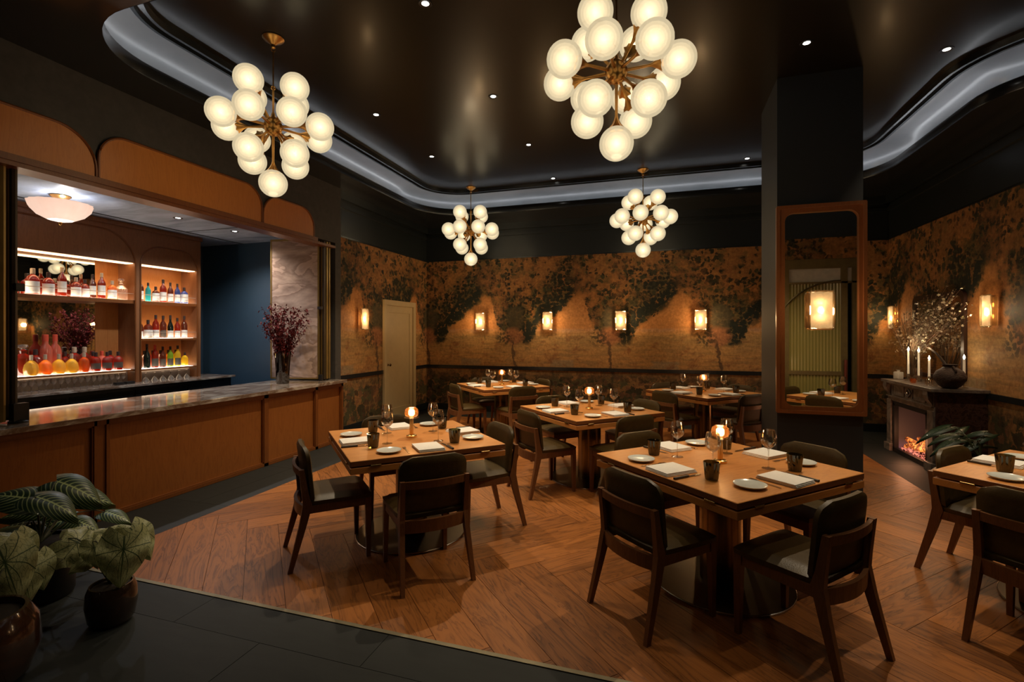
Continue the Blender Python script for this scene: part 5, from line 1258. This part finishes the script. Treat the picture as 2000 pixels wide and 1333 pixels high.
def leaf_mesh(mat, W, L, heart=.18, curl=.25, fold=.18, wav=0.0, nx=10, ny=14):
    bm = B(); uvl = bm.loops.layers.uv.new('UVMap'); G = []
    for j in range(ny + 1):
        v = j / ny; row = []
        wv = W * (math.sin(PI * min(1, (v * .93 + .07)) ** .62)) ** .85 if v < 1 else 0
        wv = max(wv, .0006)
        for i in range(nx + 1):
            u = -1 + 2 * i / nx; au = abs(u)
            y = L * v - heart * L * au * (1 - v) ** 3 * 2.2
            x = u * wv
            z = -curl * L * v * v + fold * abs(x) - .8 * au * au * W * .5 + wav * math.sin(v * 14 + au * 3) * au * .02
            row.append((bm.verts.new((x, y, z)), (u, v)))
        G.append(row)
    for j in range(ny):
        for i in range(nx):
            q = (G[j][i], G[j][i + 1], G[j + 1][i + 1], G[j + 1][i])
            f = bm.faces.new([p[0] for p in q])
            for lp, p in zip(f.loops, q): lp[uvl].uv = p[1]
    me = bpy.data.meshes.new('leaf')
    for f in bm.faces: f.smooth = True
    bm.to_mesh(me); bm.free(); me.materials.append(mat); return me
def aim(d, roll=0.0, up=(0, 0, 1)):
    y = Vector(d).normalized(); z = Vector(up); x = y.cross(z).normalized(); z = x.cross(y)
    m = Matrix((x, y, z)).transposed(); return (m @ Matrix.Rotation(roll, 3, 'Y')).to_euler()
STEM = plain('leaf_stem', (.06, .07, .03), .5); SOIL = plain('potting_soil', (.02, .013, .008), .9, 0, .3, 40, .5)
def leaf_at(parent, me, base, tip_dir, up, sc=1.0, root=(0, 0, .2)):
    """base in parent coordinates"""
    lf = link('leaf', me, parent, base, aim(tip_dir, 0, up)); lf.scale = (sc, sc, sc)
    b = Vector(base); r_ = Vector(root); m_ = r_.lerp(b, .55) + Vector((0, 0, .08))
    obj('leaf_stalk', tube(B(), [r_, r_.lerp(m_, .6), m_, m_.lerp(b, .6) + Vector((0, 0, .015)), b], [.006, .005, .004, .0035, .003], 5), STEM, parent)
    return lf
def pot(parent, prof, mat):
    obj('pot', lathe(B(), prof, 36, cap1=False), mat, parent, smooth=True)
    r_, z = prof[-1][0], prof[-1][1]
    obj('soil', lathe(B(), [(r_ * .98, z + .0), (r_ * .5, z + .01), (.001, z + .012)], 24, cap0=False), SOIL, parent)
GLZ = marble('mottled_glaze', (.045, .022, .012), (.012, .008, .006), .6, .22, 5, .5)
def px(x, y, z=None, d=None):
    """point on the view ray of a photo pixel at depth d (metres ahead) or height z"""
    r_ = Vector(((x - 1000) / F_PX, 1, -(y - HZ) / F_PX))
    if d is None: d = (z - 1.6) / r_.z
    c, s = math.cos(YAW), math.sin(YAW); X_, Y_ = r_.x * d, d
    return Vector((X_ * c - Y_ * s, X_ * s + Y_ * c, 1.6 + r_.z * d))
CAMD = Vector((0, 0, 1.6))
cal = leaf_mesh(CAL, .105, .22, .13, .45, .10, 1.0); strp = leaf_mesh(STR, .115, .30, .10, .30, .28); phi = leaf_mesh(PHI, .06, .34, .1, .35, .3)
# small pot with pale caladium leaves
def plant(name, lb, loc): return thing(name, lb, 'plant', loc)
def put(parent, me, x, y, d, dirpx, tilt, sc, root):
    """leaf with its middle near a photo pixel; dirpx = direction of the tip in the picture, tilt = how far the face turns up"""
    c_ = px(x, y, d=d); q = px(x + dirpx[0], y + dirpx[1], d=d); td = (q - c_).normalized()
    view = (CAMD - c_).normalized(); up = (view * (1 - tilt) + Vector((0, 0, 1)) * tilt)
    td = (td - up.normalized() * td.dot(up.normalized())).normalized() * 1.0
    L_ = max(v.co.y for v in me.vertices) * sc
    leaf_at(parent, me, c_ - td * L_ * .38 - parent.location, td, up, sc, root)
p1 = plant('caladium_plant', 'potted plant with pale dark-veined heart leaves in a small dark glazed pot', (-2.93, 1.90, 0))
pot(p1, [(.085, 0), (.105, .03), (.118, .11), (.113, .18), (.10, .215), (.092, .215), (.092, .20)], GLZ)
R1 = (0, 0, .20)
for a in ((160, 1062, 2.78, (60, 14), .45, .92), (240, 1085, 2.62, (-6, 60), .12, 1.12), (205, 1040, 2.85, (-50, -20), .5, .85), (270, 1050, 2.72, (30, 40), .3, .85), (222, 1048, 2.9, (50, -18), .55, .8), (120, 1085, 2.9, (-50, 26), .35, .7)):
    put(p1, cal, *a, R1)
for a in ((185, 1075, 2.7, (10, 50), .3, .6), (140, 1035, 2.95, (-30, -30), .6, .6), (250, 1030, 2.9, (20, -40), .6, .55), (165, 1095, 2.75, (-40, 40), .3, .55)): put(p1, cal, *a, R1)
# big brown pot with pale leaves at the left edge
p2 = plant('caladium_plant', 'pale-leaved plant in a large glossy brown pot at the left edge', (-2.96, 1.36, 0))
pot(p2, [(.13, 0), (.18, .04), (.215, .15), (.205, .27), (.17, .33), (.155, .33), (.155, .30)], marble('brown_glaze', (.07, .028, .014), (.018, .010, .008), .5, .15, 4, .7))
for a in ((14, 1110, 2.35, (20, 50), .15, 1.15), (48, 1125, 2.45, (10, 45), .2, .85), (40, 1070, 2.55, (24, 40), .25, .8), (8, 1062, 2.5, (-10, -30), .4, 1.0), (75, 1110, 2.6, (14, 50), .2, .75), (-40, 1090, 2.4, (-50, 20), .3, 1.1)):
    put(p2, cal, *a, (0, 0, .31))
# tall striped-leaf plant behind
p3 = plant('striped_leaf_plant', 'tall plant with large dark green leaves striped pale, against the bar', (-3.62, 1.95, 0))
pot(p3, [(.15, 0), (.16, .02), (.165, .30), (.17, .34), (.155, .34), (.155, .32)], plain('black_planter', (.010, .010, .010), .5))
for a in ((145, 950, 3.2, (90, 12), .62, 1.0), (30, 968, 3.1, (-90, 6), .55, 1.02), (100, 978, 3.0, (60, 22), .75, .95), (175, 970, 3.3, (60, -20), .5, .8), (55, 1000, 3.2, (-40, 24), .5, .8), (225, 1004, 3.3, (70, 18), .8, .62), (70, 1045, 3.0, (60, 26), .6, .7), (165, 1022, 3.4, (50, 6), .6, .6), (20, 1026, 3.0, (-60, 3), .92, .9), (110, 1020, 3.3, (-30, 30), .5, .7)):
    put(p3, strp, *a, (0, 0, .33))
# plant near the fireplace
p4 = plant('fern_leaf_plant', 'dark green plant in a woven pot between the fireplace and the right-edge table', (2.92, 5.90, 0))
t = NT('woven_seagrass'); co = t.coord(); wv = t.n('TexWave', {'Vector': co, 'Scale': 28.0, 'Distortion': 3.0}).outputs[0]
pot(p4, [(.13, 0), (.17, .05), (.185, .2), (.17, .34), (.14, .40), (.13, .40), (.13, .37)], t.done(t.bsdf(col=t.mix(wv, (.10, .055, .025), (.34, .23, .12)), rough=.8, normal=t.bump(wv, .6, .01))))
for a in ((1830, 838, 5.2, (-60, -6), .7, 1.0), (1862, 848, 5.1, (60, 12), .7, .8), (1890, 856, 4.85, (70, -8), .75, .8), (1850, 864, 5.0, (-60, 18), .7, .9), (1880, 838, 5.1, (20, -30), .5, .6), (1912, 868, 4.8, (60, 16), .6, .75), (1890, 872, 4.8, (-40, 20), .6, .8), (1930, 852, 4.75, (40, -20), .5, .6), (1845, 850, 4.9, (-50, -14), .8, .8), (1905, 846, 4.8, (-30, -20), .6, .6)):
    put(p4, phi, *a, (0, 0, .38))
